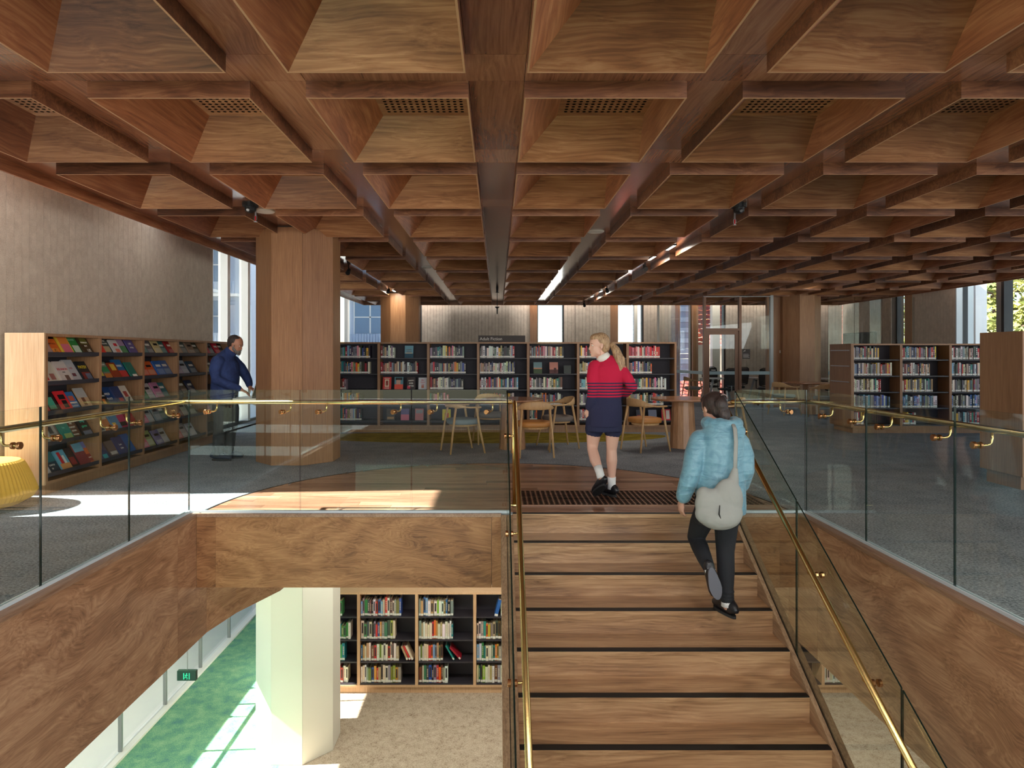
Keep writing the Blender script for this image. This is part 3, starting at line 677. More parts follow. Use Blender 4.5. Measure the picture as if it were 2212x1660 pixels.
# --- long back bookcase, upper floor
YS = 11.7
ed = [-3.05, -2.148, -1.2536, -.351, .5516, 1.454, 2.348, 3.23]
bk = thing('bookcase', 'long timber bookcase with charcoal shelves under the dark lettered sign', 'bookcase', (.1, YS, 0))
rowsU = [1.345, 1.06, .775, .49, .213]
carcass(bk, 'x', ed, YS, .34, 0, 1.63, rowsU, 1)
# --- right bookcase
YR = 11.56; edR = [6.32, 7.20, 8.08, 8.96, 9.84]
bkr = thing('bookcase', 'free-standing timber bookcase with three label rails on its end panel', 'bookcase', (8, YR, 0))
rowsR = [1.317, 1.028, .739, .453, .153]
carcass(bkr, 'x', edR, YR, .33, 0, 1.60, rowsR, 1)
obj('rear_carcass', MB().box(6.32, 9.84, YR + .331, YR + .74, .10, 1.60), OAK, bkr)
obj('rear_plinth', MB().box(6.36, 9.80, YR + .331, YR + .70, 0, .099), OAK, bkr)
obj('end_cladding', MB().box(6.302, 6.319, YR - .0, YR + .74, .10, 1.60), OAK, bkr)
for z in (1.475, 1.19, .905): obj('label_rail', MB().box(6.290, 6.302, YR + .05, YR + .69, z, z + .014), STEEL, bkr)
# --- near right cabinet end
bkn = thing('bookcase', 'large timber bookcase seen end-on at the right edge of the upper floor', 'bookcase', (6.3, 6.95, 0))
obj('carcass', MB().box(5.40, 7.8, 6.66, 7.21, .144, 1.615), OAK, bkn); obj('end_panel', MB().box(5.378, 5.3995, 6.64, 7.23, .144, 1.645), OAK, bkn, bevel=.002)
obj('plinth', MB().box(5.425, 7.7, 6.72, 7.19, 0, .143), OAK, bkn); obj('top_board', MB().box(5.40, 7.8, 6.65, 7.22, 1.616, 1.645), OAK, bkn)
# --- left display bookcase along the wall
XD = -4.508; edD = [6.46, 7.357, 8.253, 9.15, 10.046, 10.943]
bkd = thing('bookcase', 'timber display bookcase of tilted charcoal ledges along the felt wall', 'bookcase', (-4.7, 8.7, 0))
rowsD = [1.40, 1.107, .807, .497, .18]
carcass(bkd, 'y', edD, XD, .39, 0, 1.615, rowsD, 1, wood=OAK, tilt=True)
obj('end_cladding', MB().box(-4.898, -4.505, 6.438, 6.4595, .10, 1.62), OAKL, bkd)
# --- lower floor bookcases
YL = 9.9; edL = [-3.90, -3.013, -2.126, -1.2385, -.351, .5365, 1.424, 2.3115, 3.199, 4.0865, 4.974, 5.8615, 6.749]
bkl = thing('bookcase', 'pale timber bookcase with charcoal shelves on the ground floor', 'bookcase', (1.4, YL, ZL))
rowsL = [-2.607, -2.96, -3.295, -3.63]
carcass(bkl, 'x', edL[1:], YL, .33, ZL, -2.235, rowsL, 1, wood=OAKL)

# ============================================================ BOOKS
PAL = {'red': (196, 44, 48), 'crimson': (150, 24, 40), 'orange': (222, 108, 40), 'yellow': (226, 186, 60), 'mustard': (190, 146, 60), 'olive': (112, 116, 52), 'green': (58, 128, 74),
       'lime green': (140, 178, 62), 'teal': (30, 128, 122), 'pale blue': (126, 164, 200), 'blue': (44, 92, 160), 'navy blue': (32, 44, 88), 'purple': (92, 66, 132), 'pink': (220, 130, 150),
       'white': (224, 222, 214), 'cream': (214, 204, 178), 'grey': (138, 138, 138), 'dark grey': (74, 76, 80), 'black': (30, 30, 34), 'brown': (104, 70, 50), 'tan': (176, 146, 110)}
LC = ['cream', 'grey', 'white', 'green', 'tan', 'red', 'teal', 'olive', 'dark grey', 'white', 'orange', 'blue', 'lime green', 'cream', 'brown', 'pale blue', 'mustard', 'black', 'cream', 'white', 'red', 'grey']
UC = ['white', 'dark grey', 'black', 'grey', 'black', 'crimson', 'white', 'tan', 'navy blue', 'blue', 'cream', 'brown', 'grey', 'red', 'dark grey', 'white', 'teal', 'black', 'yellow', 'pale blue', 'black', 'orange', 'pink', 'grey']
ORD = ['first', 'second', 'third', 'fourth', 'fifth', 'sixth', 'seventh', 'eighth', 'ninth', 'tenth', 'eleventh', 'twelfth', 'thirteenth', 'fourteenth', 'fifteenth', 'sixteenth', 'seventeenth', 'eighteenth', 'nineteenth', 'twentieth', 'twenty-first', 'twenty-second', 'twenty-third', 'twenty-fourth', 'twenty-fifth', 'twenty-sixth', 'twenty-seventh', 'twenty-eighth']
def setcol(o, c, j=14):
    c = tuple(max(0, min(255, v + rnd.randint(-j, j))) for v in c); o.color = srgb(*c); return o
# spine-out book: unit size, x thickness, y depth (spine at y=0), z height
ub = MB(); ub.box(0, .10, 0, 1, 0, 1, 0); ub.box(.90, 1, 0, 1, 0, 1, 0); ub.box(.10, .90, 0, .04, 0, 1, 0); ub.box(.10, .90, .04, .97, .02, .97, 1)
ub.box(.0, 1, -.006, 0, .03, .16, 2); ub_me = ub.mesh('book', [COVER, PAGES, LABELW])
ub2 = MB(); ub2.box(0, .10, 0, 1, 0, 1, 0); ub2.box(.90, 1, 0, 1, 0, 1, 0); ub2.box(.10, .90, 0, .04, 0, 1, 0); ub2.box(.10, .90, .04, .97, .02, .97, 1)
ub2.box(.0, 1, -.006, 0, .03, .16, 2)
for q in range(5): ub2.box(.30, .70, -.006, 0, .34 + q * .10, .41 + q * .10, 1)
ub2_me = ub2.mesh('book', [COVER, PAGES, LABELW])
ub3 = MB(); ub3.box(0, .10, 0, 1, 0, 1, 0); ub3.box(.90, 1, 0, 1, 0, 1, 0); ub3.box(.10, .90, 0, .04, 0, 1, 0); ub3.box(.10, .90, .04, .97, .02, .97, 1)
ub3.box(.0, 1, -.006, 0, .03, .16, 2); ub3.box(.22, .78, -.006, 0, .30, .88, 3); DKINK = plain('spine_print', srgb(40, 36, 40), 0.5)
ub3_me = ub3.mesh('book', [COVER, PAGES, LABELW, DKINK])
tiers = ['top', 'second', 'third', 'bottom']
nbk = [0]
def spine_row(x0, y, z, xend, bayname, tname, hmin, hmax, group, lean_last=False, cols=None, tmin=.022, tmax=.044):
    x = x0; i = 0; ci = rnd.randint(0, len(LC) - 1)
    while True:
        t_ = rnd.uniform(tmin, tmax); h = rnd.uniform(hmin, hmax)
        if x + t_ > xend: break
        cn = (cols or LC)[(ci + i * 5 + rnd.randint(0, 2)) % len(cols or LC)]
        b = bpy.data.objects.new('book', [ub_me, ub2_me, ub3_me][rnd.randint(0, 2)]); COL.objects.link(b)
        b.scale = (t_, rnd.uniform(.15, .19), h); b.location = (x, y + rnd.uniform(.012, .035), z + .0005)
        setcol(b, PAL[cn]); tag(b, '%s book, %s from left, %s shelf, %s' % (cn, ORD[i], tname, bayname), 'book', group); nbk[0] += 1
        x += t_ + .0025; i += 1
        if rnd.random() < .07: x += .006
    return x, i
bays = {1: 'bay against the cream column', 2: 'first full bay right of cream column', 3: 'second full bay right of cream column', 4: 'bay cut off by the stair'}
fillL = {1: [.20, .32, .22, .26], 2: [.64, .54, .60, .62], 3: [.55, .56, .38, .47], 4: [0, .6, .6, .6]}
for bi, e0 in ((1, edL[2]), (2, edL[3]), (3, edL[4]), (4, edL[5])):
    # visible bays: [-2.126,-1.2385] is bay 2 in the picture
    pass
bx0 = {1: edL[1], 2: edL[2], 3: edL[3], 4: edL[4]}
for bi in (1, 2, 3, 4):
    for ti in range(4):
        z = rowsL[ti]; a = bx0[bi] + .03
        if bi == 1: a = -2.56; n_ = fillL[1][ti] ; spine_row(-3.013 + .03 + .44, YL + .02, z, -2.44 + fillL[1][ti] - .12, bays[1], tiers[ti], .19, .27, 'ground floor library books', cols=['red', 'red', 'green', 'teal', 'olive', 'white']); continue
        if bi == 4 and ti == 0: continue
        x, n = spine_row(a, YL + .02, z, a + fillL[bi][ti] + (.16 if bi == 4 else 0), bays[bi], tiers[ti], .215, .285, 'ground floor library books')
def leaning(x, y, z, ang, t_, d_, h, cn, label, me=None):
    b = bpy.data.objects.new('book', me or ub_me); COL.objects.link(b); b.scale = (t_, d_, h)
    b.rotation_euler = (0, ang, 0); b.location = (x, y, z + (t_ * math.sin(-ang) if ang < 0 else t_ * math.sin(ang) * 0) + .001); setcol(b, PAL[cn], 4); tag(b, label, 'book', 'ground floor library books'); return b
leaning(-2.126 + .03 + .78, YL + .03, rowsL[2], math.radians(-26), .03, .17, .235, 'cream', 'cream book leaning left, nearest the divider among three leaning books')
leaning(-2.126 + .03 + .742, YL + .03, rowsL[2], math.radians(-25), .028, .17, .23, 'red', 'red book leaning left in the middle of three leaning books')
leaning(-2.126 + .03 + .70, YL + .03, rowsL[2], math.radians(-23), .028, .17, .225, 'tan', 'tan book leaning left, leftmost of the three leaning books')
leaning(-1.2385 + .56, YL + .03, rowsL[2], math.radians(-30), .022, .17, .25, 'teal', 'teal book slumped leftwards in the gap on the third shelf')
leaning(-1.2385 + .66, YL + .03, rowsL[2], math.radians(-42), .026, .19, .24, 'crimson', 'dark crimson book fallen slantwise beside the teal slumped book')
leaning(-.351 + .30, YL + .03, rowsL[0] + .0, math.radians(14), .05, .18, .26, 'blue', 'thick blue book leaning right on the top shelf beside the stair', ub_me)
spine_row(-.351 + .40, YL + .03, rowsL[0], -.351 + .80, 'bay cut off by the stair', 'top', .22, .27, 'ground floor library books', cols=['white', 'cream', 'tan'])
# bay glimpsed to the right of the stairs
spine_row(4.974 + .03, YL + .02, rowsL[3], 5.5, 'bay glimpsed right of the stairs', 'bottom', .20, .26, 'ground floor library books', cols=['green', 'white', 'cream', 'red', 'dark grey'])

# --- rows too small to pick apart singly: one mesh of real spines (upper floor)
sm = MB()
def sbook(mb, x, y, z, t_, d_, h, c):
    col = srgb(*[max(0, min(255, v + rnd.randint(-16, 16))) for v in c]); lab = srgb(222, 220, 214)
    mb.box(x, x + t_, y, y + d_, z, z + h, 0, col)
    yy = y - .001; lum = sum(c) / 3
    mb.add([(x, yy, z + .006), (x + t_, yy, z + .006), (x + t_, yy, z + .036), (x, yy, z + .036)], [(0, 1, 2, 3)], 0, lab)
    k = rnd.random()
    if k < .6:
        ic = srgb(230, 226, 214) if lum < 120 else srgb(60, 50, 56)
        if k < .2: ic = srgb(*PAL[rnd.choice(UC)])
        z0_ = z + h * rnd.uniform(.25, .4); n_ = rnd.randint(2, 4); 
        for q in range(n_):
            za = z0_ + q * h * .14
            mb.add([(x + t_ * .25, yy, za), (x + t_ * .75, yy, za), (x + t_ * .75, yy, za + h * .09), (x + t_ * .25, yy, za + h * .09)], [(0, 1, 2, 3)], 0, ic)
def srow(x0, x1, y, z, cols, hmin=.19, hmax=.235):
    x = x0; base = rnd.uniform(hmin, hmax)
    while True:
        t_ = rnd.uniform(.018, .038)
        if x + t_ > x1: break
        sbook(sm, x, y + rnd.uniform(.012, .03), z + .0005, t_, .15, rnd.uniform(hmin, hmax), PAL[rnd.choice(cols)]); x += t_ + .0015
fillU = [[.55, .56, .12, .42, .40], [.27, .68, 0, .0, 0], [.62, .66, .62, .36, 0], [.64, .64, .70, .62, .0], [.62, 0, .60, .62, .14], [.55, .50, .60, .56, .18], [.58, .42, .68, .64, 0]]
wcol = ['white', 'cream', 'grey', 'dark grey', 'black', 'tan', 'crimson', 'navy blue']
for bi in range(7):
    a = ed[bi] + .03
    for ri, z in enumerate(rowsU):
        f_ = fillU[bi][ri]
        if bi == 0: f_ += .16
        if f_ > 0: srow(a, a + f_, YS + .02, z, (['red', 'crimson', 'pink', 'white', 'grey', 'red'] if (bi, ri) in ((6, 0), (5, 4)) else (wcol if (bi, ri) in ((3, 1), (2, 2), (1, 1)) else UC)), .18, .225)
fillR = [[.50, .70, .50, .68, .20], [.62, .50, .56, .66, .25], [.52, .60, .70, .62, .50], [.6, .6, .6, .6, .6]]
for bi in range(4):
    for ri, z in enumerate(rowsR):
        srow(edR[bi] + .04, edR[bi] + .04 + fillR[bi][ri], YR + .02, z, wcol + ['white', 'grey', 'pale blue', 'dark grey', 'teal', 'red', 'yellow'] if ri != 3 else ['pale blue', 'white', 'blue', 'grey', 'black'], .195, .235)
so = obj('books', sm, SPINE); so['kind'] = 'stuff'; tag(so, 'rows of library books standing spine out on the upper floor bookcases', 'books')

# --- face-out books
PAPERW = plain('pale_print', srgb(236, 232, 222), 0.5)
INK = objcol('cover_print', 0.4)
def face_book(origin, xd, yd, w_, h, th, cn, label, group, blocks=(), title=None, tsize=.03, tcol=(236, 232, 222), titles=None):
    """book lying against a plane: origin = lower-left corner of the front cover, xd along its width, yd up the cover"""
    M = frame_m(origin, xd, yd); b = MB(); b.box(0, w_, 0, h, -.003, 0, 0, M=M); b.box(0, .006, 0, h, -th, -.003, 0, M=M); b.box(0, w_, 0, h, -th, -th + .003, 0, M=M)
    b.box(.006, w_ - .003, .003, h - .003, -th + .003, -.003, 1, M=M)
    o = obj('book', b, [COVER, PAGES]); col = PAL[cn] if isinstance(cn, str) else cn; setcol(o, col, 6); tag(o, label, 'book', group)
    for (x0, y0, x1, y1, c) in blocks:
        k = obj('cover_art', MB().box(w_ * x0, w_ * x1, h * y0, h * y1, 0, .0006, M=M), INK, o); k.color = srgb(*(PAL[c] if isinstance(c, str) else c))
    for (tx, ty, tb, ts, tc) in (titles or []):
        tm = M @ Matrix.Translation((w_ * tx, h * ty, .0008)); k = text('title', tb, ts, tm, INK, o, .0003, 'CENTER', .0006); k.color = srgb(*tc)
    return o
WT = (236, 232, 222)
tl = math.radians(31)
def display(bi, ri, items, startfrac=.02):
    """items: (width, height, cover colour, colour word, blocks, titles, gap)"""
    y = edD[bi] + .035 + startfrac * .8; z = rowsD[ri]; n = 0
    for it in items:
        w_, h, cn, word, bl, ti = it[:6]; w_ *= 1.1; h *= (1.0 if ri == 0 else 1.13); gap = it[6] if len(it) > 6 else .012; y += gap
        lift = .024 if n % 2 else .002
        org = Vector((XD - .034 - lift * .9, y, z - .004 + .02)); nrm = Vector((math.cos(tl), 0, math.sin(tl)))
        # front cover faces +X and up; its left-to-right runs away from the camera (+Y)
        face_book(org, (0, 1, 0), (-math.sin(tl), 0, math.cos(tl)), w_, h, rnd.uniform(.014, .024), cn,
                  '%s paperback, %s on %s ledge, %s display bay' % (word, ORD[n], ['top', 'second', 'third', 'fourth', 'bottom'][ri], ['nearest', 'second nearest', 'middle', 'fourth', 'farthest'][bi]),
                  'paperbacks on the display bookcase', bl, None, titles=ti)
        y += w_; n += 1
Wd = .15
pk = (214, 110, 140); blk = (34, 32, 36); rd = (206, 40, 44)
display(0, 0, [(.13, .19, (150, 140, 140), 'faded pink and grey', [(.1, .1, .9, .5, (190, 150, 140))], [], .0),
               (.13, .175, 'orange', 'orange', [(.15, .1, .85, .35, (236, 150, 70)), (.4, .02, .7, .3, (96, 58, 40))], [(.5, .62, 'METHOD', .026, (120, 50, 30))], .012),
               (.155, .23, 'yellow', 'yellow', [(.1, .5, .95, .9, (220, 130, 60)), (.1, .05, .9, .5, (214, 110, 130))], [], .008),
               (.15, .225, 'green', 'green and white', [(.3, .05, .95, .45, (200, 214, 196))], [(.5, .72, 'ISLAND', .03, (150, 200, 170))], .003),
               (.15, .22, (60, 56, 30), 'dark olive', [(.15, .55, .85, .92, (104, 104, 44))], [(.5, .60, 'NOBODY', .026, WT), (.5, .40, 'BUT', .026, WT), (.6, .1, 'US', .05, WT)], .004)], .0)
display(0, 1, [(.10, .19, (222, 206, 190), 'cream and red', [(.2, .1, .9, .5, rd)], [], 0),
               (.16, .215, (206, 196, 184), 'cream floral', [(.3, .1, .7, .4, (170, 110, 100)), (.1, .7, .4, .9, (120, 110, 104))], [], .0),
               (.165, .215, (210, 200, 190), 'cream floral wide', [(.4, .05, .75, .3, (120, 90, 80))], [(.5, .55, 'REUNION', .036, (196, 40, 66)), (.5, .43, 'NOVEL', .014, blk)], .0),
               (.155, .23, (184, 182, 186), 'pale grey', [(.3, .2, .65, .35, (110, 60, 70))], [(.5, .55, 'HER', .03, (190, 120, 130))], .0),
               (.16, .21, (30, 26, 30), 'black thriller', [(.1, .05, .9, .42, (120, 44, 44)), (.4, .05, .9, .35, (130, 150, 180))], [(.5, .62, 'PATSY', .05, (226, 200, 40))], .0)], .0)
display(0, 2, [(.09, .14, (190, 40, 70), 'deep pink', [], [], 0), (.155, .19, (34, 30, 30), 'black with teal arch', [(.2, .1, .8, .75, (80, 180, 150)), (.2, .1, .8, .3, (200, 180, 120))], [], .01),
               (.15, .20, (226, 44, 52), 'bright red with black head', [(.2, .55, .8, .8, blk), (.3, .1, .75, .5, blk)], [], .008), (.13, .18, (60, 120, 170), 'sky blue', [(.25, .45, .8, .75, (196, 90, 70)), (.1, .3, .9, .38, WT)], [(.5, .1, 'BASTION', .024, WT)], .01),
               (.155, .215, (196, 160, 120), 'sandy beach', [(.0, .5, 1, 1, (176, 172, 168)), (.3, .1, .6, .5, (110, 70, 50))], [], .01)], .0)
display(0, 3, [(.12, .16, (190, 184, 182), 'pale pink', [(.1, .2, .9, .6, (210, 190, 186))], [], 0), (.16, .21, (120, 116, 112), 'black and white portrait', [(.15, .3, .85, .9, (176, 168, 160)), (.25, .35, .6, .7, (90, 86, 84)), (0, 0, 1, .12, (220, 80, 70))], [], .0),
               (.15, .22, 'teal', 'plain teal', [(.2, .0, .9, .25, (150, 176, 110))], [(.45, .5, 'lisa', .03, (120, 200, 180))], .0),
               (.14, .22, (104, 72, 50), 'brown lettered', [], [(.5, .80, 'BEFORE', .026, WT), (.5, .62, 'WE', .026, WT), (.5, .44, 'FORGET', .026, WT), (.5, .26, 'KEVIN', .026, WT), (.5, .08, 'POWERS', .022, WT)], .0),
               (.155, .22, (24, 28, 34), 'dark with teal lettering', [(.1, .02, .9, .22, (110, 120, 140))], [(.5, .66, 'lying', .042, (60, 200, 180)), (.5, .40, 'game', .042, (60, 200, 150))], .004)], .0)
display(0, 4, [(.10, .17, (200, 200, 198), 'white illustrated', [], [], 0), (.15, .2, (46, 110, 120), 'dark teal and navy', [(0, 0, 1, .5, (34, 52, 66))], [(.5, .3, 'CASTLE', .024, WT), (.4, .12, '10', .026, WT)], .006),
               (.14, .2, (110, 170, 200), 'light blue and red', [(.2, .3, .5, .9, rd), (.55, .3, .75, .7, (230, 226, 216)), (0, 0, 1, .3, (214, 150, 90))], [], .006), (.13, .2, (60, 36, 34), 'dark maroon', [(.2, .1, .8, .5, (150, 50, 44))], [], .012),
               (.14, .23, (130, 60, 50), 'rust red', [(0, .6, 1, 1, (120, 170, 190))], [], .0), (.15, .23, (206, 110, 60), 'sunset orange', [(0, .7, 1, 1, (120, 120, 180)), (.1, .05, .9, .4, (150, 60, 44))], [(.5, .2, 'ONE DAY', .022, WT)], .0)], .0)
display(1, 0, [(.12, .15, (222, 70, 44), 'red-orange', [], [], 0), (.15, .22, (70, 72, 78), 'charcoal and sand', [(.1, .1, .9, .45, (190, 170, 130))], [(.5, .74, 'DARK', .03, WT), (.5, .58, 'HOLLOWS', .024, WT)], .0),
               (.15, .19, (214, 200, 200), 'white and coral', [(.3, .1, .8, .35, (222, 120, 100)), (.4, .55, .8, .75, (200, 50, 60))], [], .0), (.15, .2, (90, 140, 100), 'green and mauve', [(0, .55, 1, 1, (170, 140, 170))], [], .0), (.15, .22, (86, 76, 130), 'violet', [], [(.5, .6, 'LIFE', .034, WT), (.5, .35, 'AFTER', .028, WT)], .01)])
display(1, 1, [(.12, .17, (60, 60, 80), 'dusky blue', [(.1, .2, .9, .6, (200, 180, 90))], [], 0), (.15, .2, (120, 130, 120), 'green-grey', [(0, .4, 1, .7, (60, 140, 90)), (0, 0, 1, .3, (196, 120, 60))], [(.5, .80, 'DANGER', .03, WT)], .0), (.14, .19, (150, 60, 36), 'burnt orange', [(.2, .5, .8, .9, (220, 180, 70))], [], .0),
               (.165, .225, (48, 100, 150), 'blue and red', [(0, 0, 1, .4, (200, 60, 56))], [(.5, .6, 'WIND', .04, WT)], .004), (.14, .19, (20, 120, 100), 'sea green', [(.3, .05, .9, .2, WT)], [], .01)])
display(1, 2, [(.155, .19, (30, 26, 28), 'black with orange figure', [(.4, .05, .7, .35, (220, 120, 50))], [(.5, .5, 'MADONNA', .026, WT)], 0), (.15, .2, (40, 66, 120), 'royal blue', [], [(.4, .52, 'WILD', .042, WT), (.45, .24, 'PLACE', .036, WT)], .01), (.15, .2, (58, 74, 110), 'slate blue', [(.3, .1, .8, .3, (180, 50, 50))], [], .0), (.15, .2, (214, 200, 190), 'pale with rose print', [(.3, .3, .75, .65, (170, 70, 66))], [], .02)], .05)
display(1, 3, [(.11, .16, (210, 206, 200), 'white lettered', [(.1, .1, .9, .8, (90, 88, 90))], [], 0), (.15, .22, (214, 130, 70), 'orange and cream', [(.1, .6, .9, .9, (230, 210, 170))], [], .0), (.15, .2, (80, 140, 180), 'aqua blue', [(.1, .1, .5, .4, (230, 190, 80))], [], .0), (.15, .2, (200, 40, 100), 'magenta', [(.1, .1, .9, .35, blk)], [], .01), (.14, .2, (150, 30, 44), 'wine red', [], [], .01)])
display(1, 4, [(.15, .2, (60, 60, 100), 'indigo and teal', [(.3, .0, .8, .25, (60, 170, 180))], [], .04), (.14, .18, (110, 90, 80), 'brown shadowy', [(.1, .1, .9, .3, (200, 190, 180))], [], .06), (.16, .21, (54, 66, 110), 'ink blue', [], [(.5, .5, 'Last', .034, WT), (.5, .3, 'Light', .03, WT)], .0), (.16, .22, (40, 96, 160), 'cobalt blue', [], [], .01)])
def autorow(bi, ri, cols, wid=.15, h0=.2):
    its = []; cols = list(cols)
    while len(cols) * (wid * 1.1 + .01) < .62: cols.append(rnd.choice([((150, 60, 60), 'muted red'), ((70, 90, 120), 'denim blue'), ((196, 190, 176), 'parchment'), ((60, 100, 90), 'deep green')]))
    for k, (c, wname) in enumerate(cols):
        its.append((wid, h0 + rnd.uniform(-.015, .02), c, wname, [(.1, .1, .9, rnd.uniform(.3, .5), tuple(min(255, int(v * .6 + 90)) for v in c)), (.2, .6, .8, .75, (230, 224, 214) if sum(c) < 330 else blk)], [], .01 if k else 0))
    display(bi, ri, its)
autorow(2, 0, [((70, 110, 104), 'murky green'), ((110, 104, 108), 'mid grey'), ((196, 180, 130), 'straw yellow'), ((52, 110, 104), 'bottle green'), ((150, 30, 30), 'dark red')])
autorow(2, 1, [((214, 80, 44), 'vermilion'), ((216, 96, 40), 'tangerine'), ((52, 96, 170), 'bright blue'), ((70, 104, 150), 'steel blue')], .18)
autorow(2, 2, [((60, 130, 80), 'green-edged'), ((180, 180, 174), 'silver grey'), ((190, 130, 150), 'dusty pink'), ((40, 104, 116), 'petrol blue')], .16)
autorow(2, 3, [((214, 80, 110), 'hot pink'), ((150, 150, 160), 'cool grey'), ((110, 120, 130), 'blue-grey')], .15)
autorow(2, 4, [((216, 110, 130), 'rose pink'), ((150, 160, 110), 'sage green'), ((110, 110, 150), 'lavender grey'), ((176, 176, 184), 'pale patterned')], .16)
autorow(3, 0, [((180, 140, 110), 'peach'), ((100, 104, 100), 'ash grey'), ((150, 130, 110), 'taupe'), ((60, 60, 50), 'dark floral')], .17)
autorow(3, 1, [((170, 150, 176), 'lilac'), ((176, 180, 190), 'ice blue'), ((60, 80, 96), 'storm blue')], .19)
autorow(3, 2, [((40, 40, 36), 'near black'), ((90, 70, 50), 'chocolate brown'), ((44, 48, 70), 'midnight blue')], .18)
autorow(3, 3, [((120, 70, 60), 'brick red'), ((170, 160, 140), 'stone grey'), ((90, 110, 90), 'fern green')], .18)
autorow(3, 4, [((200, 80, 90), 'coral red'), ((170, 160, 160), 'dove grey'), ((190, 190, 190), 'off white')], .18)
autorow(4, 0, [((214, 60, 80), 'cherry red'), ((110, 112, 114), 'lead grey'), ((200, 50, 60), 'scarlet'), ((50, 40, 40), 'black and red')], .17)
autorow(4, 1, [((190, 170, 90), 'ochre'), ((90, 90, 90), 'plain charcoal')], .18)
autorow(4, 3, [((200, 120, 140), 'blush pink'), ((120, 120, 110), 'khaki grey')], .18)
# face-out books in the back bookcase
def fb(bay, ri, frac, w_, h, c, word, bl=(), ti=()):
    x = ed[bay] + .03 + frac; z = rowsU[ri] + .001; lean = math.radians(12)
    face_book((x, YS + .05, z), (1, 0, 0), (0, math.sin(lean), math.cos(lean)), w_, h, .018, c, word, 'face-out books in the long bookcase', bl, titles=ti)
fb(1, 0, .43, .155, .225, (120, 160, 180), 'pale blue seaside book facing out on the top shelf of the long bookcase', [(0, 0, 1, .35, (40, 80, 100)), (.1, .36, .9, .42, (200, 180, 140))], [(.5, .62, 'AUSTEN', .026, (110, 60, 40)), (.5, .46, 'LEGEND', .026, (110, 60, 40))])
fb(1, 2, .03, .155, .225, (190, 50, 44), 'red and black book facing out below the pale blue seaside book', [(.25, .2, .75, .8, (226, 210, 180)), (.35, .3, .65, .7, (150, 40, 40))], [(.5, .06, 'HORSES', .024, WT), (.5, .86, 'ONE WILD', .02, WT)])
fb(1, 2, .245, .155, .225, (90, 140, 150), 'teal book with a red-lipped face, facing out', [(0, 0, 1, .4, (220, 80, 60)), (.2, .4, .7, .8, (200, 160, 140)), (.1, .75, .9, .95, blk)], [])
fb(1, 2, .47, .155, .225, (40, 26, 34), 'black HAPPY EVER AFTER book facing out', [(.05, .05, .4, .3, (180, 40, 70))], [(.5, .66, 'HAPPY', .034, WT), (.5, .44, 'EVER', .034, WT), (.5, .22, 'AFTER', .034, WT)])
fb(1, 2, .68, .155, .215, (206, 206, 204), 'white book with pink lettering facing out', [(.35, .1, .65, .35, (190, 120, 100))], [(.5, .74, 'Mad', .03, (200, 60, 90)), (.5, .56, 'About', .03, (200, 60, 90)), (.5, .38, 'You', .03, (200, 60, 90))])
fb(4, 1, .07, .155, .21, (110, 140, 150), 'landscape-cover book facing out behind the schoolgirl, left one', [(0, 0, 1, .4, (60, 80, 50)), (0, .4, 1, .5, (200, 140, 110))], [])
fb(4, 1, .36, .155, .21, (200, 130, 120), 'pink sunset book facing out near the schoolgirl, middle one', [(0, 0, 1, .35, (90, 50, 50)), (.5, .1, .8, .5, (70, 40, 44))], [])
fb(4, 1, .62, .13, .15, (56, 58, 66), 'small dark book facing out near the schoolgirl, right one')
fb(1, 4, .10, .15, .21, (50, 40, 36), 'dark book with gold script facing out on the bottom shelf', [(.1, .1, .9, .3, (170, 130, 90))])
fb(1, 4, .36, .15, .21, (90, 80, 140), 'violet book facing out on the bottom shelf', [(0, 0, 1, .5, (200, 100, 130))])
fb(1, 4, .62, .15, .21, (190, 110, 120), 'rose book facing out on the bottom shelf beside the divider', [(.1, .6, .9, .9, (150, 150, 160))])
fb(2, 4, .22, .15, .20, (226, 196, 40), 'yellow book with red emblem facing out on the bottom shelf', [(.3, .25, .75, .65, rd)])
fb(6, 4, .14, .15, .19, (40, 44, 60), 'navy book facing out behind the orange-seated chair', [(.1, .2, .9, .5, (150, 60, 60))])
fb(6, 4, .36, .15, .19, (120, 130, 150), 'pale slate book facing out behind the orange-seated chair')
fb(6, 4, .60, .16, .2, (196, 40, 50), 'red and white book facing out left of the round table pedestal', [(.5, .1, .9, .9, (214, 210, 206))])

# shelf sign
sg = thing('shelf_sign', 'dark sign lettered Adult Fiction standing on the long bookcase', 'sign', (.1, 11.75, 1.63))
obj('sign_board', MB().box(-.35, .50, 11.735, 11.76, 1.631, 1.75), SIGND, sg, bevel=.002)
text('lettering', 'Adult Fiction', .078, frame_m((-.325, 11.7335, 1.665), (1, 0, 0), (0, 0, 1)), SIGNW, sg, .001)
# ============================================================ TABLES AND CHAIRS
def make_table(label, loc, group='round timber tables', rt=.47, rb=.20):
    t = thing('round_table', label, 'table', (0, 0, 0), group)
    obj('table_top', MB().lathe([(rt - .03, .712), (rt - .006, .722), (rt, .730), (rt, .742), (rt - .004, .746)], 48), TABLET, t, smooth=False)
    b_ = MB(); n = 14
    for i in range(n):
        a0, a1 = 2 * PI * i / n, 2 * PI * (i + 1) / n; r0, r1 = rb, rb * .80
        b_.add([(r0 * math.cos(a0), r0 * math.sin(a0), 0), (r0 * math.cos(a1), r0 * math.sin(a1), 0), (r1 * math.cos(a1), r1 * math.sin(a1), .711), (r1 * math.cos(a0), r1 * math.sin(a0), .711)], [(0, 1, 2, 3)])
    obj('pedestal', b_, TABLEW, t); t.location = loc; return t
make_table('round timber table between the grey-seated chairs, left of the schoolgirl', (.22, 9.68, .001))
make_table('round timber table with faceted pedestal right of the schoolgirl', (2.80, 9.80, .001))
make_table('round timber table beside the free-standing bookcase, before the meeting room', (7.42, 15.4, 0), rt=.60)

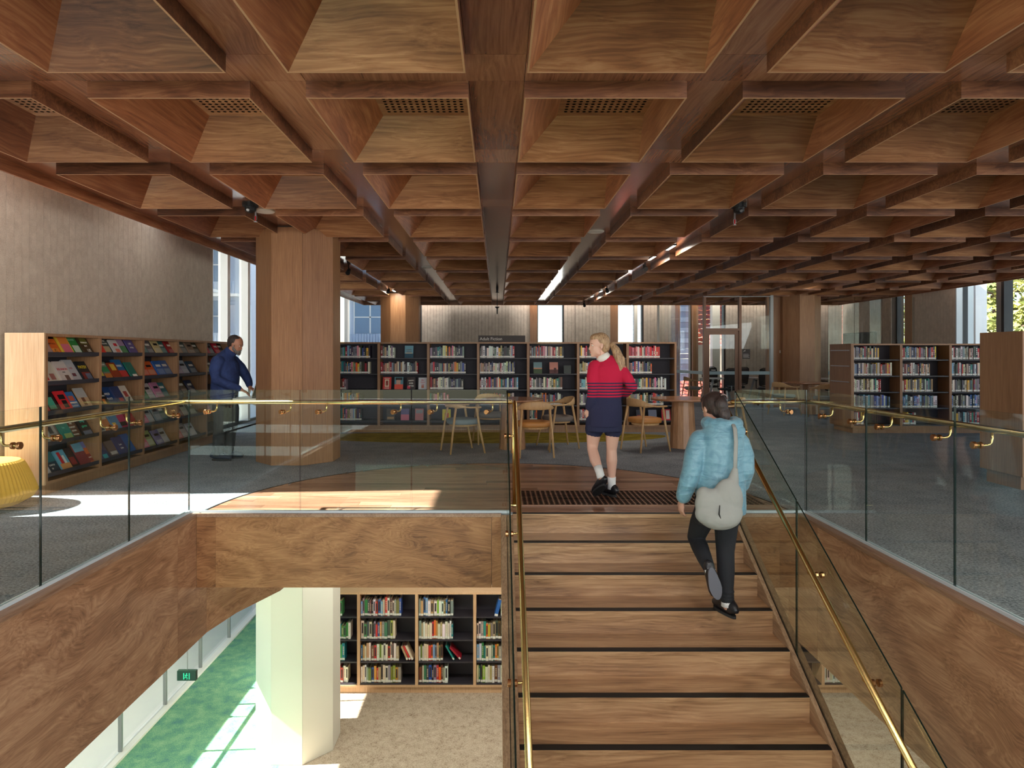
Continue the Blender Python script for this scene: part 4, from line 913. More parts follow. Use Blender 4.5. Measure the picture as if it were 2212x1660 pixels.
SEATS = {'grey': plain('grey_seat_fabric', srgb(132, 142, 146), .9), 'tan': plain('tan_seat_leather', srgb(190, 128, 66), .5), 'taupe': plain('taupe_seat_fabric', srgb(128, 118, 112), .9)}
def make_chair(label, seat):
    c = thing('armchair', label, 'chair', (0, 0, 0), 'timber armchairs around the tables')
    s_ = MB(); N = 28; rows = [(.86, .405), (.97, .41), (1.0, .435), (1.0, .46), (.95, .478), (.80, .484), (.0, .487)]
    def out(a): 
        x = .232 * math.copysign(abs(math.cos(a)) ** .75, math.cos(a)); y = .222 * math.copysign(abs(math.sin(a)) ** .75, math.sin(a)); return x, y - .01
    for r, z in rows:
        for k in range(N):
            x, y = out(2 * PI * k / N); s_.v.append((x * r, y * r, z))
    for i in range(len(rows) - 1):
        for k in range(N): s_.f.append([i * N + k, i * N + (k + 1) % N, (i + 1) * N + (k + 1) % N, (i + 1) * N + k]); s_.m.append(0); s_.c.append(None)
    s_.f.append(list(range(N))[::-1]); s_.m.append(0); s_.c.append(None)
    obj('seat_cushion', s_, SEATS[seat], c, smooth=True)
    obj('seat_frame', MB().lathe([(.165, .375), (.20, .38), (.205, .404)], 24), CHAIRW, c)
    # one continuous rail: slim arms swelling into the curved backrest
    pts = []; ra = []; rb = []
    for k in range(-9, 10):
        u = k / 9; a = u * math.radians(118); x = .268 * math.sin(a); y = -.255 * math.cos(a) + (.0); z = .690 - .035 * min(1, abs(u) * 1.3) ** 1.5 + (.02 if abs(u) < .4 else 0)
        if abs(u) > .75: y = y + (abs(u) - .75) * .25; x = math.copysign(.262, x)
        pts.append((x, y, z)); w_ = max(0, 1 - (abs(u) / .62) ** 2.2); ra.append(.013 + .048 * w_); rb.append(.017 - .007 * w_)
    obj('back_rail', MB().loft(pts, ra, rb, n=12, side=(0, 0, 1)), CHAIRW, c, smooth=True)
    for sx in (-1, 1):
        obj('leg', MB().loft([(sx * .275, .235, 0), (sx * .266, .16, .35), (sx * .259, .110, .655)], [.0125, .0165, .0165], n=10), CHAIRW, c, smooth=True)
        obj('leg', MB().loft([(sx * .235, -.265, 0), (sx * .215, -.215, .38), (sx * .190, -.168, .672)], [.0125, .0165, .0165], n=10), CHAIRW, c, smooth=True)
    return c
def face(dx, dy): return math.atan2(-dx, dy)
protos = {}
def chair(seat, x, y, d, label):
    if seat not in protos:
        protos[seat] = make_chair(label, seat); c = protos[seat]; c.location = (x, y, .001); c.rotation_euler = (0, 0, face(*d)); return c
    return dup(protos[seat], (x, y, .001), face(*d), label, 'timber armchairs around the tables')
# build one of each seat colour at the origin first, children keep identity offsets
chair('grey', -.50, 9.38, (.43, .17), 'timber armchair with pale grey seat, side-on behind the glass balustrade')
chair('tan', .50, 9.02, (-.12, 1), 'timber armchair with tan seat, its back to the stair head')
chair('taupe', .90, 9.82, (-.95, -.25), 'timber armchair with taupe seat between the round table and the schoolgirl')
chair('tan', 2.17, 9.53, (.42, .2), 'timber armchair with tan seat between the schoolgirl and the round table')
chair('taupe', -.10, 10.35, (.3, -1), 'timber armchair with taupe seat on the far side of the round table')
chair('taupe', 3.40, 9.62, (-1, .1), 'timber armchair behind the head of the woman in the blue jacket')
chair('grey', 6.70, 15.15, (.8, .35), 'timber armchair with grey seat left of the far round table')
chair('grey', 7.25, 14.35, (.1, 1), 'timber armchair with grey seat partly behind the free-standing bookcase')
chair('grey', 5.65, 18.75, (1, .1), 'timber armchair seen through the side glass of the meeting room')

# ============================================================ OTTOMAN
def ribbed():
    m, nt, b = newmat('yellow_ribbed_fabric'); tc = nd(nt, 'ShaderNodeTexCoord'); sx = nd(nt, 'ShaderNodeSeparateXYZ'); nt.links.new(tc.outputs['Object'], sx.inputs[0])
    b.inputs['Base Color'].default_value = srgb(226, 172, 66); b.inputs['Roughness'].default_value = .85; return m
OTT = ribbed()
ot = thing('ottoman', 'round yellow ribbed ottoman beside the end of the display bookcase', 'ottoman', (0, 0, 0))
m = MB(); N = 144; prof = [(.20, .0), (.30, .02), (.40, .075), (.435, .13), (.425, .17), (.385, .28), (.345, .37), (.325, .405), (.30, .422), (.24, .43), (.0, .434)]
for i, (r, z) in enumerate(prof):
    for k in range(N):
        a = 2 * PI * k / N; rr = r + (.0035 if k % 2 else -.0035) * (1 if 0 < i < 8 else 0.3); m.v.append((rr * math.cos(a), rr * math.sin(a), z))
for i in range(len(prof) - 1):
    for k in range(N): m.f.append([i * N + k, i * N + (k + 1) % N, (i + 1) * N + (k + 1) % N, (i + 1) * N + k]); m.m.append(0); m.c.append(None)
m.f.append(list(range(N))[::-1]); m.m.append(0); m.c.append(None)
obj('upholstery', m, OTT, ot); ot.location = (-4.735, 5.93, .001)

# ============================================================ PEOPLE
SKINF = plain('fair_skin', srgb(222, 176, 156), .5); SKINM = plain('tanned_skin', srgb(188, 132, 106), .5); SKINW = plain('warm_skin', srgb(204, 156, 136), .5)
for q in (SKINF, SKINM, SKINW): q.node_tree.nodes['Principled BSDF'].inputs['Subsurface Weight'].default_value = 0.0
def remesh(name, mb, mat, vox, parent=None, smooth_it=4, sub=False):
    me = mb.mesh(name + '_raw', mat); o = bpy.data.objects.new(name, me); COL.objects.link(o)
    r = o.modifiers.new('r', 'REMESH'); r.mode = 'VOXEL'; r.voxel_size = vox
    s_ = o.modifiers.new('s', 'SMOOTH'); s_.iterations = smooth_it; s_.factor = .5
    bpy.context.view_layer.update()
    m2 = bpy.data.meshes.new_from_object(o.evaluated_get(bpy.context.evaluated_depsgraph_get())); bpy.data.objects.remove(o, do_unlink=True)
    m2.polygons.foreach_set('use_smooth', [True] * len(m2.polygons)); m2.materials.clear(); m2.materials.append(mat); m2.name = name
    return link(name, m2, parent)
def limb(mb, pts, r, rb=None, n=14, side=None):
    """limb with interpolated points and rounded ends"""
    pts = [Vector(p) for p in pts]
    mb.loft(pts, r, rb, n=n, side=side)
    for p, q in ((pts[0], r[0]), (pts[-1], r[-1])): mb.ell(p, (q * .98, q * .98, q * .98), nu=12, nv=8)
    for p, q in zip(pts[1:-1], r[1:-1]): mb.ell(p, (q * .98,) * 3, nu=12, nv=8)
def headparts(mb, C, fwd, up=(0, 0, 1), s=1.0, nose=1.0):
    f = Vector(fwd).normalized(); u = Vector(up); u = (u - f * u.dot(f)).normalized(); l = u.cross(f)
    R = Matrix(((f.x, l.x, u.x), (f.y, l.y, u.y), (f.z, l.z, u.z))); C = Vector(C)
    def E(c, r, rot=None): mb.ell(C + R @ Vector([v * s for v in c]), [v * s for v in r], R @ (rot or Matrix.Identity(3)), 20, 14)
    ry = lambda d: Matrix.Rotation(math.radians(d), 3, 'Y')
    ry = lambda d: Matrix.Rotation(math.radians(d), 3, 'Y')
    E((-.012, 0, .034), (.093, .074, .084)); E((.028, 0, .022), (.058, .062, .064)); E((.030, 0, -.028), (.056, .057, .078)); E((.038, 0, -.060), (.042, .043, .044)); E((.062, 0, -.092), (.018, .022, .017))
    E((.084, 0, -.010), (.0095 * nose, .0085, .024), ry(-20)); E((.092, 0, -.027), (.0105 * nose, .0115, .0085))
    E((.077, 0, -.056), (.010, .020, .006)); E((.075, 0, -.067), (.010, .017, .006))
    for q in (-1, 1):
        E((.050, q * .034, -.026), (.024, .020, .026)); E((-.006, q * .074, -.006), (.016, .007, .029), ry(-8)); E((-.010, q * .078, .008), (.012, .005, .012)); E((.02, q * .043, -.068), (.033, .015, .020), ry(-25))
    return C, R, s
def facebits(parent, C, R, s, iris=(60, 90, 120), brow=(120, 90, 60), lip=(190, 104, 100)):
    def E(nm, c, r, mat, rot=None):
        mb = MB().ell(C + R @ Vector([v * s for v in c]), [v * s for v in r], R @ (rot or Matrix.Identity(3)), 12, 8); return obj(nm, mb, mat, parent, smooth=True)
    EW = plain('eye_white', srgb(226, 220, 214), .3); IR = plain('iris', srgb(*iris), .3); BR = plain('brow_hair', srgb(*brow), .8); LP = plain('lips', srgb(*lip), .5)
    for q in (-1, 1):
        e_ = E('eye', (.0690, q * .031, .005), (.0100, .0125, .0065), EW); i_ = E('iris', (.0762, q * .031, .005), (.0036, .0055, .0055), IR)
        E('eyebrow', (.0785, q * .031, .023), (.0040, .016, .0030), BR, Matrix.Rotation(q * .25, 3, 'Z'))
    E('lips', (.0835, 0, -.0615), (.005, .017, .0060), LP)
def hand(mb, wrist, d, palm_n, thumb, s=1.0, curl=.5):
    """palm + five fingers; d = pointing direction, palm_n = palm normal (fingers curl towards it), thumb = side the thumb is on"""
    w_ = Vector(wrist); d = Vector(d).normalized(); n = Vector(palm_n); n = (n - d * n.dot(d)).normalized(); t_ = Vector(thumb); t_ = (t_ - d * t_.dot(d) - n * t_.dot(n)).normalized()
    R = Matrix(((d.x, t_.x, n.x), (d.y, t_.y, n.y), (d.z, t_.z, n.z)))
    mb.ell(w_ + d * .048 * s, (.048 * s, .040 * s, .015 * s), R, 16, 10); mb.loft([w_ - d * .02, w_ + d * .03 * s], [.024 * s, .028 * s], [.019 * s, .016 * s], n=12, side=tuple(t_))
    for off, L in ((.030, .068), (.011, .078), (-.009, .073), (-.028, .056)):
        b0 = w_ + d * (.080 * s) + t_ * off * s; p = [b0 - d * .03 * s, b0]; a = curl * .35
        for seg in (.42, .32, .26):
            a += curl * .45; p.append(p[-1] + (d * math.cos(a) + n * math.sin(a)) * L * seg * s)
        mb.loft(p, [.0098 * s, .0096 * s, .0088 * s, .008 * s, .0062 * s], n=8)
    b0 = w_ + d * .022 * s + t_ * .026 * s; dr = (d * .75 + t_ * .7 + n * .25).normalized(); dr2 = (d * .95 + t_ * .25 + n * .35).normalized()
    mb.loft([b0 - dr * .01, b0 + dr * .035 * s, b0 + dr * .035 * s + dr2 * .028 * s, b0 + dr * .035 * s + dr2 * .046 * s], [.014 * s, .0125 * s, .0098 * s, .007 * s], n=8)
def shoe(name, heel, toe, mat, sole, parent, up=(0, 0, 1), w_=.042, h=.075, extra_h=.0):
    """low shoe built around the heel-toe line on its sole"""
    a = Vector(heel); b_ = Vector(toe); d = (b_ - a); L = d.length; d.normalize(); u = Vector(up); u = (u - d * u.dot(d)).normalized(); sd = d.cross(u)
    st_ = [(-.025, .018, .024), (-.01, .030, .034), (.05, .037, .044), (.20, .042, .056), (.40, .042, .050), (.60, .046, .038), (.80, .046, .031), (.93, .038, .026), (1.01, .020, .014)]
    m = MB(); m.loft([a + d * L * t_ + u * (.018 + hh_) for t_, ww, hh_ in st_], [ww * w_ / .042 for _, ww, _ in st_], [hh_ * h / .075 + .004 for _, _, hh_ in st_], n=16, side=tuple(sd))
    for v_i in range(len(m.v)):
        p = Vector(m.v[v_i]); q = (p - a).dot(u)
        if q < .016: p = p + u * (.016 - q); m.v[v_i] = tuple(p)
    o = obj(name, m, mat, parent, smooth=True)
    s2 = MB(); n = 20; po = []
    for k in range(n):
        an = 2 * PI * k / n; t_ = .5 - .52 * math.cos(an); ww = (.036 + .010 * min(1, max(0, (t_ - .3) * 3))) * w_ / .042
        po.append(a + d * L * t_ + sd * math.sin(an) * ww * min(1, abs(math.sin(an)) ** -.35 if abs(math.sin(an)) > .05 else 1))
    vs = [tuple(p) for p in po] + [tuple(p + u * .020) for p in po]
    s2.add(vs, [tuple(range(n))[::-1], tuple(range(n, 2 * n))] + [(i, (i + 1) % n, n + (i + 1) % n, n + i) for i in range(n)])
    obj('sole', s2, sole, o); return o
def hairmat(name, dark, light):
    m, nt, b = newmat(name); v = coords(nt, (14, 14, 1.5), False); n = noise(nt, v, 9, 3, .6, .3)
    nt.links.new(ramp(nt, n, [(.35, dark), (.65, light)]), b.inputs['Base Color']); b.inputs['Roughness'].default_value = .5; bump(nt, b, n, .5, .01); return m

# ---------------- schoolgirl
g = thing('person', 'schoolgirl with blonde ponytail in red and navy striped jumper walking away', 'person', (1.07, 6.35, .013))
G0 = .013
m = MB()
m.loft([(1.045, 6.33, .80), (1.045, 6.33, .90), (1.05, 6.32, 1.0), (1.06, 6.31, 1.12), (1.06, 6.31, 1.24), (1.06, 6.31, 1.31), (1.035, 6.30, 1.36)], [.15, .16, .125, .14, .155, .12, .05], [.11, .115, .09, .10, .105, .08, .05], n=20, side=(1, 0, 0))
m.loft([(1.03, 6.31, 1.30), (1.00, 6.30, 1.40), (.99, 6.30, 1.46)], [.052, .046, .046], n=14)
C, R, hs = headparts(m, (.975, 6.285, 1.488), (-.97, -.22, -.03), s=1.0)
limb(m, [(.935, 6.29, 1.30), (.915, 6.26, 1.17), (.925, 6.24, 1.06), (.905, 6.27, .95), (.888, 6.31, .875)], [.050, .043, .037, .032, .026])
limb(m, [(1.195, 6.30, 1.28), (1.25, 6.26, 1.18), (1.285, 6.23, 1.10), (1.25, 6.33, 1.04), (1.215, 6.42, 1.00)], [.050, .043, .037, .032, .026])
hand(m, (.886, 6.315, .870), (-.02, .10, -1), (.4, .6, 0), (-.6, .6, 0), .84, .55)
hand(m, (1.21, 6.43, .995), (-.5, .6, -.4), (-.6, -.4, -.3), (.2, .3, .9), .84, .5)
limb(m, [(.965, 6.33, .80), (.945, 6.36, .65), (.935, 6.38, .52), (.93, 6.36, .47), (.945, 6.28, .38), (.972, 6.20, .29), (.985, 6.17, .24)], [.085, .076, .058, .052, .053, .036, .033])
limb(m, [(1.125, 6.33, .80), (1.125, 6.335, .65), (1.118, 6.34, .52), (1.115, 6.345, .47), (1.115, 6.335, .37), (1.118, 6.345, .22), (1.120, 6.35, .13)], [.085, .074, .057, .051, .055, .036, .033])
limb(m, [(1.125, 6.35, .11), (1.12, 6.38, .07), (1.08, 6.47, .05)], [.028, .024, .018]); limb(m, [(.985, 6.18, .24), (.99, 6.20, .17), (.965, 6.31, .07)], [.028, .022, .014])
remesh('body', m, SKINF, .0062, g)
facebits(g, C, R, hs, (90, 110, 120), (150, 116, 80), (200, 110, 104))
HB = hairmat('blonde_hair', srgb(126, 94, 66), srgb(202, 168, 130))
h_ = MB(); f = R @ Vector((1, 0, 0)); l = R @ Vector((0, 1, 0)); u = R @ Vector((0, 0, 1))
def HE(mb, c, r, C=C, R=R, s=1.0, rot=None): mb.ell(C + R @ Vector([v * s for v in c]), [v * s for v in r], R @ (rot or Matrix.Identity(3)), 20, 14)
HE(h_, (-.028, 0, .044), (.090, .082, .086)); HE(h_, (.014, 0, .076), (.066, .062, .046)); HE(h_, (-.060, 0, -.005), (.060, .070, .070)); HE(h_, (-.085, 0, .000), (.035, .035, .035))
remesh('hair', h_, HB, .006, g, 3)
pt = MB(); pb = C + R @ Vector((-.105, 0, .0)); 
pt.loft([pb, pb + Vector((.03, -.01, .01)), pb + Vector((.065, -.03, -.04)), pb + Vector((.095, -.04, -.12)), pb + Vector((.11, -.04, -.20)), pb + Vector((.10, -.045, -.26)), pb + Vector((.075, -.05, -.30))], [.018, .034, .050, .060, .056, .042, .010], [.018, .030, .040, .046, .040, .030, .006], n=14)
for k in range(7):
    o_ = Vector((rnd.uniform(-.02, .02), rnd.uniform(-.012, .012), 0)); pt.loft([pb + Vector((.05, -.03, -.02)) + o_, pb + Vector((.10, -.045, -.13)) + o_ * 2, pb + Vector((.115 + o_.x * 2, -.05, -.24)), pb + Vector((.085 + o_.x * 2.5, -.05, -.31 - rnd.random() * .03))], [.012, .016, .012, .003], n=8)
remesh('ponytail', pt, HB, .006, g, 2)
obj('hair_tie', MB().loft([pb + Vector((.005, 0, .002)), pb + Vector((.02, -.004, .006))], [.026, .026], n=14), BLACK, g)
def jumper_mat():
    m_, nt, b = newmat('striped_jumper'); tc = nd(nt, 'ShaderNodeTexCoord'); sx = nd(nt, 'ShaderNodeSeparateXYZ'); nt.links.new(tc.outputs['Object'], sx.inputs[0])
    mp = nd(nt, 'ShaderNodeMapRange'); mp.inputs[1].default_value = .95; mp.inputs[2].default_value = 1.35; nt.links.new(sx.outputs[2], mp.inputs[0])
    r = nd(nt, 'ShaderNodeValToRGB'); r.color_ramp.interpolation = 'CONSTANT'; e = r.color_ramp.elements
    nav = srgb(40, 42, 74); red = srgb(192, 18, 62); st_ = [(0, nav)]; z = .992
    for k in range(5): st_ += [((z - .95) / .4, red), ((z + .015 - .95) / .4, nav)]; z += .028
    st_.append(((z - .95) / .4, red))
    while len(e) < len(st_): e.new(.5)
    for i, (p, c_) in enumerate(st_): e[i].position = p; e[i].color = c_
    nt.links.new(mp.outputs[0], r.inputs[0]); nt.links.new(r.outputs[0], b.inputs['Base Color']); b.inputs['Roughness'].default_value = .9
    v = coords(nt, (1, 1, 1), False); n = noise(nt, v, 9, 3, .5, .5); bump(nt, b, n, .35, .03); return m_
JUM = jumper_mat()
m = MB()
m.loft([(1.045, 6.33, .70), (1.045, 6.33, .72), (1.048, 6.32, .86), (1.05, 6.32, .98), (1.06, 6.31, 1.10), (1.065, 6.31, 1.20), (1.065, 6.31, 1.29), (1.05, 6.31, 1.345), (1.03, 6.305, 1.375)], [.165, .168, .165, .155, .160, .170, .155, .105, .058], [.135, .138, .132, .118, .120, .125, .115, .085, .055], n=24, side=(1, 0, 0))
limb(m, [(.945, 6.29, 1.285), (.915, 6.255, 1.17), (.922, 6.235, 1.06), (.905, 6.26, .96), (.888, 6.30, .895)], [.068, .060, .056, .050, .040])
limb(m, [(1.185, 6.30, 1.265), (1.25, 6.25, 1.17), (1.290, 6.22, 1.095), (1.255, 6.32, 1.035), (1.22, 6.41, 1.0)], [.066, .060, .054, .048, .040])
remesh('jumper', m, JUM, .0075, g, 6)
obj('collar', MB().loft([(1.035, 6.305, 1.355), (1.025, 6.30, 1.385), (1.015, 6.30, 1.405)], [.076, .068, .058], [.070, .062, .054], n=18, side=(1, 0, 0)), WHITE, g, smooth=True)
NAVY = plain('navy_cloth', srgb(34, 38, 70), .85)
m = MB(); m.loft([(1.045, 6.33, .655), (1.045, 6.33, .80)], [.172, .165], [.130, .125], n=20, side=(1, 0, 0)); limb(m, [(.958, 6.345, .78), (.948, 6.36, .665)], [.092, .092]); limb(m, [(1.127, 6.335, .78), (1.127, 6.337, .655)], [.088, .088])
sm_ = remesh('shorts', m, NAVY, .008, g, 4)
SOCK = plain('white_sock', srgb(232, 232, 232), .9); SHOEB = plain('black_shoe_leather', srgb(30, 30, 34), .35); SOLEB = plain('black_sole', srgb(38, 38, 40), .7)
obj('sock', MB().loft([(.962, 6.225, .325), (.975, 6.19, .275), (.985, 6.17, .225)], [.042, .039, .040], n=14), SOCK, g, smooth=True)
obj('sock', MB().loft([(1.117, 6.345, .205), (1.119, 6.35, .14), (1.120, 6.35, .085)], [.041, .038, .042], n=14), SOCK, g, smooth=True)
shoe('shoe', (1.15, 6.30, G0 + .001), (1.045, 6.54, G0 + .001), SHOEB, SOLEB, g)
shoe('shoe', (1.005, 6.11, .165), (.945, 6.345, .018), SHOEB, SOLEB, g, up=(.1, .6, .75))

# ---------------- woman on the stair
TZ = -RISE * 3
p = thing('person', 'woman in light blue puffer jacket and black jeans climbing the stairs', 'person', (1.66, 4.8, TZ))
m = MB()
m.loft([(1.615, 4.76, .25), (1.62, 4.76, .36), (1.635, 4.78, .50), (1.65, 4.82, .66), (1.66, 4.85, .78), (1.66, 4.87, .84)], [.15, .155, .12, .13, .12, .07], [.10, .10, .085, .09, .09, .065], n=18, side=(1, 0, 0))
m.loft([(1.66, 4.87, .82), (1.662, 4.91, .90), (1.664, 4.94, .95)], [.052, .048, .048], n=12)
C, R, hs = headparts(m, (1.650, 4.955, 0.988), (-.30, .90, -.42), s=1.06)
limb(m, [(1.53, 4.85, .76), (1.455, 4.80, .66), (1.405, 4.76, .56), (1.375, 4.76, .43), (1.360, 4.77, .33)], [.052, .045, .038, .032, .027])
limb(m, [(1.78, 4.85, .74), (1.815, 4.80, .66), (1.815, 4.78, .55), (1.815, 4.86, .43), (1.805, 4.93, .35)], [.052, .045, .038, .032, .027])
hand(m, (1.357, 4.775, .325), (-.08, .05, -1), (.9, .3, 0), (.1, .9, 0), .92, .7); hand(m, (1.805, 4.935, .345), (0, .6, -.6), (-1, 0, 0), (0, .5, .6), .9, .7)
limb(m, [(1.685, 4.77, .26), (1.685, 4.785, .10), (1.682, 4.79, -.05), (1.680, 4.77, -.20), (1.678, 4.745, -.38), (1.68, 4.74, -.44)], [.085, .076, .058, .055, .036, .033])
limb(m, [(1.545, 4.79, .26), (1.535, 4.90, .12), (1.528, 4.99, -.01), (1.528, 4.90, -.05), (1.526, 4.78, -.10), (1.525, 4.66, -.145)], [.085, .076, .060, .056, .048, .034])
limb(m, [(1.69, 4.745, -.43), (1.695, 4.76, -.455), (1.68, 4.86, -.472)], [.027, .024, .016]); limb(m, [(1.525, 4.66, -.145), (1.535, 4.645, -.18), (1.555, 4.65, -.26)], [.026, .024, .014])
remesh('body', m, SKINW, .0065, p)
facebits(p, C, R, hs, (60, 40, 30), (40, 30, 26), (176, 96, 90))
HD = hairmat('dark_brown_hair', srgb(28, 22, 22), srgb(66, 50, 46)); h_ = MB()
HE(h_, (-.028, 0, .030), (.094, .084, .088), C, R, 1.06); HE(h_, (-.060, 0, -.020), (.055, .070, .075), C, R, 1.06); HE(h_, (.02, 0, .08), (.06, .062, .04), C, R, 1.06); HE(h_, (-.105, .01, -.005), (.044, .050, .058), C, R, 1.06); HE(h_, (-.10, 0, -.07), (.035, .045, .06), C, R, 1.06)
remesh('hair', h_, HD, .0065, p, 3)
cl = C + R @ Vector((-.135, -.012, .045)); obj('hair_clip', MB().loft([cl + Vector((-.022, -.006, .012)), cl + Vector((-.005, -.016, .022)), cl + Vector((.014, -.014, .012)), cl + Vector((.024, -.008, -.012))], [.007] * 4, [.004] * 4, n=8), plain('hair_clip', srgb(150, 130, 130), .3), p, smooth=True)
def puffer():
    m_, nt, b = newmat('light_blue_puffer'); b.inputs['Base Color'].default_value = srgb(108, 156, 176); b.inputs['Roughness'].default_value = .42; b.inputs['Sheen Weight'].default_value = .2
    v = coords(nt, (2.2, 2.2, 13), False); n = noise(nt, v, 1.6, 2, .5, .6); v2 = coords(nt, (1, 1, 1), False); n2 = noise(nt, v2, 16, 3, .6, .8)
    s = nd(nt, 'ShaderNodeMath', operation='MULTIPLY_ADD'); s.inputs[1].default_value = .35; nt.links.new(n2, s.inputs[0]); nt.links.new(n, s.inputs[2])
    bump(nt, b, s.outputs[0], .4, .05)
    nt.links.new(ramp(nt, n2, [(.3, srgb(92, 140, 162)), (.7, srgb(122, 168, 186))]), b.inputs['Base Color']); return m_
PUF = puffer(); m = MB()
m.loft([(1.64, 4.77, .235), (1.64, 4.77, .26), (1.642, 4.77, .40), (1.645, 4.78, .52), (1.655, 4.81, .66), (1.66, 4.83, .76), (1.66, 4.85, .84), (1.66, 4.88, .90)], [.180, .185, .180, .172, .178, .178, .130, .08], [.145, .150, .140, .13, .135, .14, .12, .08], n=24, side=(1, 0, 0))
limb(m, [(1.515, 4.84, .76), (1.455, 4.79, .66), (1.425, 4.755, .56), (1.392, 4.755, .45), (1.366, 4.765, .36)], [.084, .076, .070, .066, .056])
limb(m, [(1.795, 4.84, .745), (1.825, 4.80, .65), (1.820, 4.77, .55), (1.82, 4.85, .43), (1.81, 4.92, .375)], [.084, .074, .068, .062, .052])
for k, z in enumerate((.30, .385, .47, .555, .64, .725)):
    m.loft([(1.64 + .003 * k, 4.775 + .012 * k, z - .03), (1.64 + .003 * k, 4.775 + .012 * k, z), (1.64 + .003 * k, 4.775 + .012 * k, z + .03)], [.172, .188, .172], [.132, .150, .132], n=24, side=(1, 0, 0))
# hood bunched behind the neck
for k in range(9):
    a = PI * (.95 + k / 7.0); m.ell((1.685 + .105 * math.cos(a), 4.87 + .085 * math.sin(a), .885 + .012 * math.sin(a)), (.052, .048, .050))
m.ell((1.715, 4.80, .835), (.125, .055, .065)); m.ell((1.745, 4.79, .80), (.085, .05, .06))
remesh('puffer_jacket', m, PUF, .0085, p, 5)
JEAN = plain('black_denim', srgb(30, 32, 38), .85); m = MB()
m.loft([(1.615, 4.765, .16), (1.615, 4.765, .36)], [.165, .165], [.12, .12], n=18, side=(1, 0, 0))
limb(m, [(1.685, 4.77, .24), (1.685, 4.785, .10), (1.682, 4.79, -.05), (1.680, 4.77, -.20), (1.678, 4.75, -.335), (1.678, 4.745, -.385)], [.092, .082, .066, .062, .049, .050])
for z in (-.33, -.355, -.38): m.ell((1.678, 4.745, z), (.055, .055, .014))
limb(m, [(1.545, 4.79, .24), (1.535, 4.90, .12), (1.528, 4.99, -.01), (1.528, 4.90, -.05), (1.526, 4.78, -.10), (1.525, 4.68, -.138)], [.092, .082, .068, .064, .055, .044])
remesh('jeans', m, JEAN, .008, p, 4)
obj('sock', MB().loft([(1.679, 4.745, -.375), (1.68, 4.742, -.44)], [.041, .043], n=14), SOCK, p, smooth=True)
obj('sock', MB().loft([(1.525, 4.70, -.13), (1.527, 4.65, -.155)], [.038, .038], n=14), SOCK, p, smooth=True)
shoe('shoe', (1.715, 4.685, TZ + .003), (1.655, 4.935, TZ + .003), SHOEB, SOLEB, p)
GSOLE = plain('grey_sole', srgb(104, 106, 116), .7)
shoe('shoe', (1.515, 4.600, -.115), (1.575, 4.625, -.345), SHOEB, GSOLE, p, up=(.05, 1, .05))
# shoulder bag
bgm, nt, b = newmat('grey_bag_canvas'); v = coords(nt, (1, 1, 1), False); n = noise(nt, v, 7, 2, .5, .8); b.inputs['Base Color'].default_value = srgb(152, 154, 150); b.inputs['Roughness'].default_value = .8; bump(nt, b, n, .4, .03)
bag = thing('shoulder_bag', 'slouchy pale grey shoulder bag hanging behind the woman on the stairs', 'bag', (1.55, 4.56, .2)); m = MB()
m.ell((1.555, 4.555, .285), (.172, .070, .105)); m.ell((1.50, 4.56, .35), (.115, .060, .11)); m.ell((1.62, 4.565, .38), (.11, .060, .15)); m.ell((1.56, 4.55, .26), (.15, .085, .09))
m.loft([(1.635, 4.575, .44), (1.668, 4.585, .52), (1.688, 4.60, .60)], [.065, .04, .020], [.045, .028, .010], n=12, side=(1, 0, 0)); m.ell((1.455, 4.575, .41), (.055, .045, .06))
remesh('bag_body', m, bgm, .008, bag, 5)
obj('strap', MB().loft([(1.686, 4.60, .59), (1.700, 4.63, .69), (1.712, 4.655, .78), (1.722, 4.70, .86), (1.73, 4.78, .905)], [.016] * 5, [.004] * 5, n=8, side=(1, .2, 0)), bgm, bag, smooth=True)
obj('seam_fold', MB().loft([(1.535, 4.478, .36), (1.528, 4.470, .30), (1.55, 4.474, .24)], [.003, .005, .002], n=6), BLACK, bag, smooth=True)

# ---------------- man at the catalogue shelf
p = thing('person', 'bearded man in navy jacket standing at the catalogue shelf by the column', 'person', (-3.68, 8.67, 0))
m = MB()
m.loft([(-3.67, 8.68, .80), (-3.665, 8.68, .93), (-3.655, 8.68, 1.05), (-3.645, 8.68, 1.20), (-3.64, 8.68, 1.32), (-3.62, 8.68, 1.40)], [.115, .125, .125, .130, .11, .07], [.165, .175, .165, .185, .18, .07], n=20, side=(1, 0, 0))
m.loft([(-3.61, 8.68, 1.36), (-3.56, 8.68, 1.44), (-3.535, 8.68, 1.50)], [.062, .058, .056], n=14)
C, R, hs = headparts(m, (-3.505, 8.68, 1.535), (.93, -.10, -.33), s=1.04, nose=1.05)
limb(m, [(-3.67, 8.49, 1.33), (-3.685, 8.46, 1.20), (-3.665, 8.45, 1.07), (-3.53, 8.50, 1.0), (-3.395, 8.56, .945)], [.062, .052, .045, .038, .030])
limb(m, [(-3.62, 8.87, 1.33), (-3.53, 8.90, 1.22), (-3.455, 8.89, 1.11), (-3.40, 8.84, 1.03), (-3.365, 8.80, .97)], [.062, .052, .045, .038, .030])
hand(m, (-3.388, 8.562, .940), (.9, .05, -.45), (-.2, 0, -1), (0, 1, 0), 1.0, .45); hand(m, (-3.362, 8.795, .962), (.8, -.3, -.5), (-.2, 0, -1), (0, -1, 0), 1.0, .45)
limb(m, [(-3.67, 8.59, .84), (-3.665, 8.58, .68), (-3.665, 8.58, .50), (-3.69, 8.58, .32), (-3.70, 8.58, .10)], [.095, .085, .065, .055, .04])
limb(m, [(-3.65, 8.77, .84), (-3.61, 8.78, .68), (-3.60, 8.78, .50), (-3.63, 8.78, .32), (-3.64, 8.78, .10)], [.095, .085, .065, .055, .04])
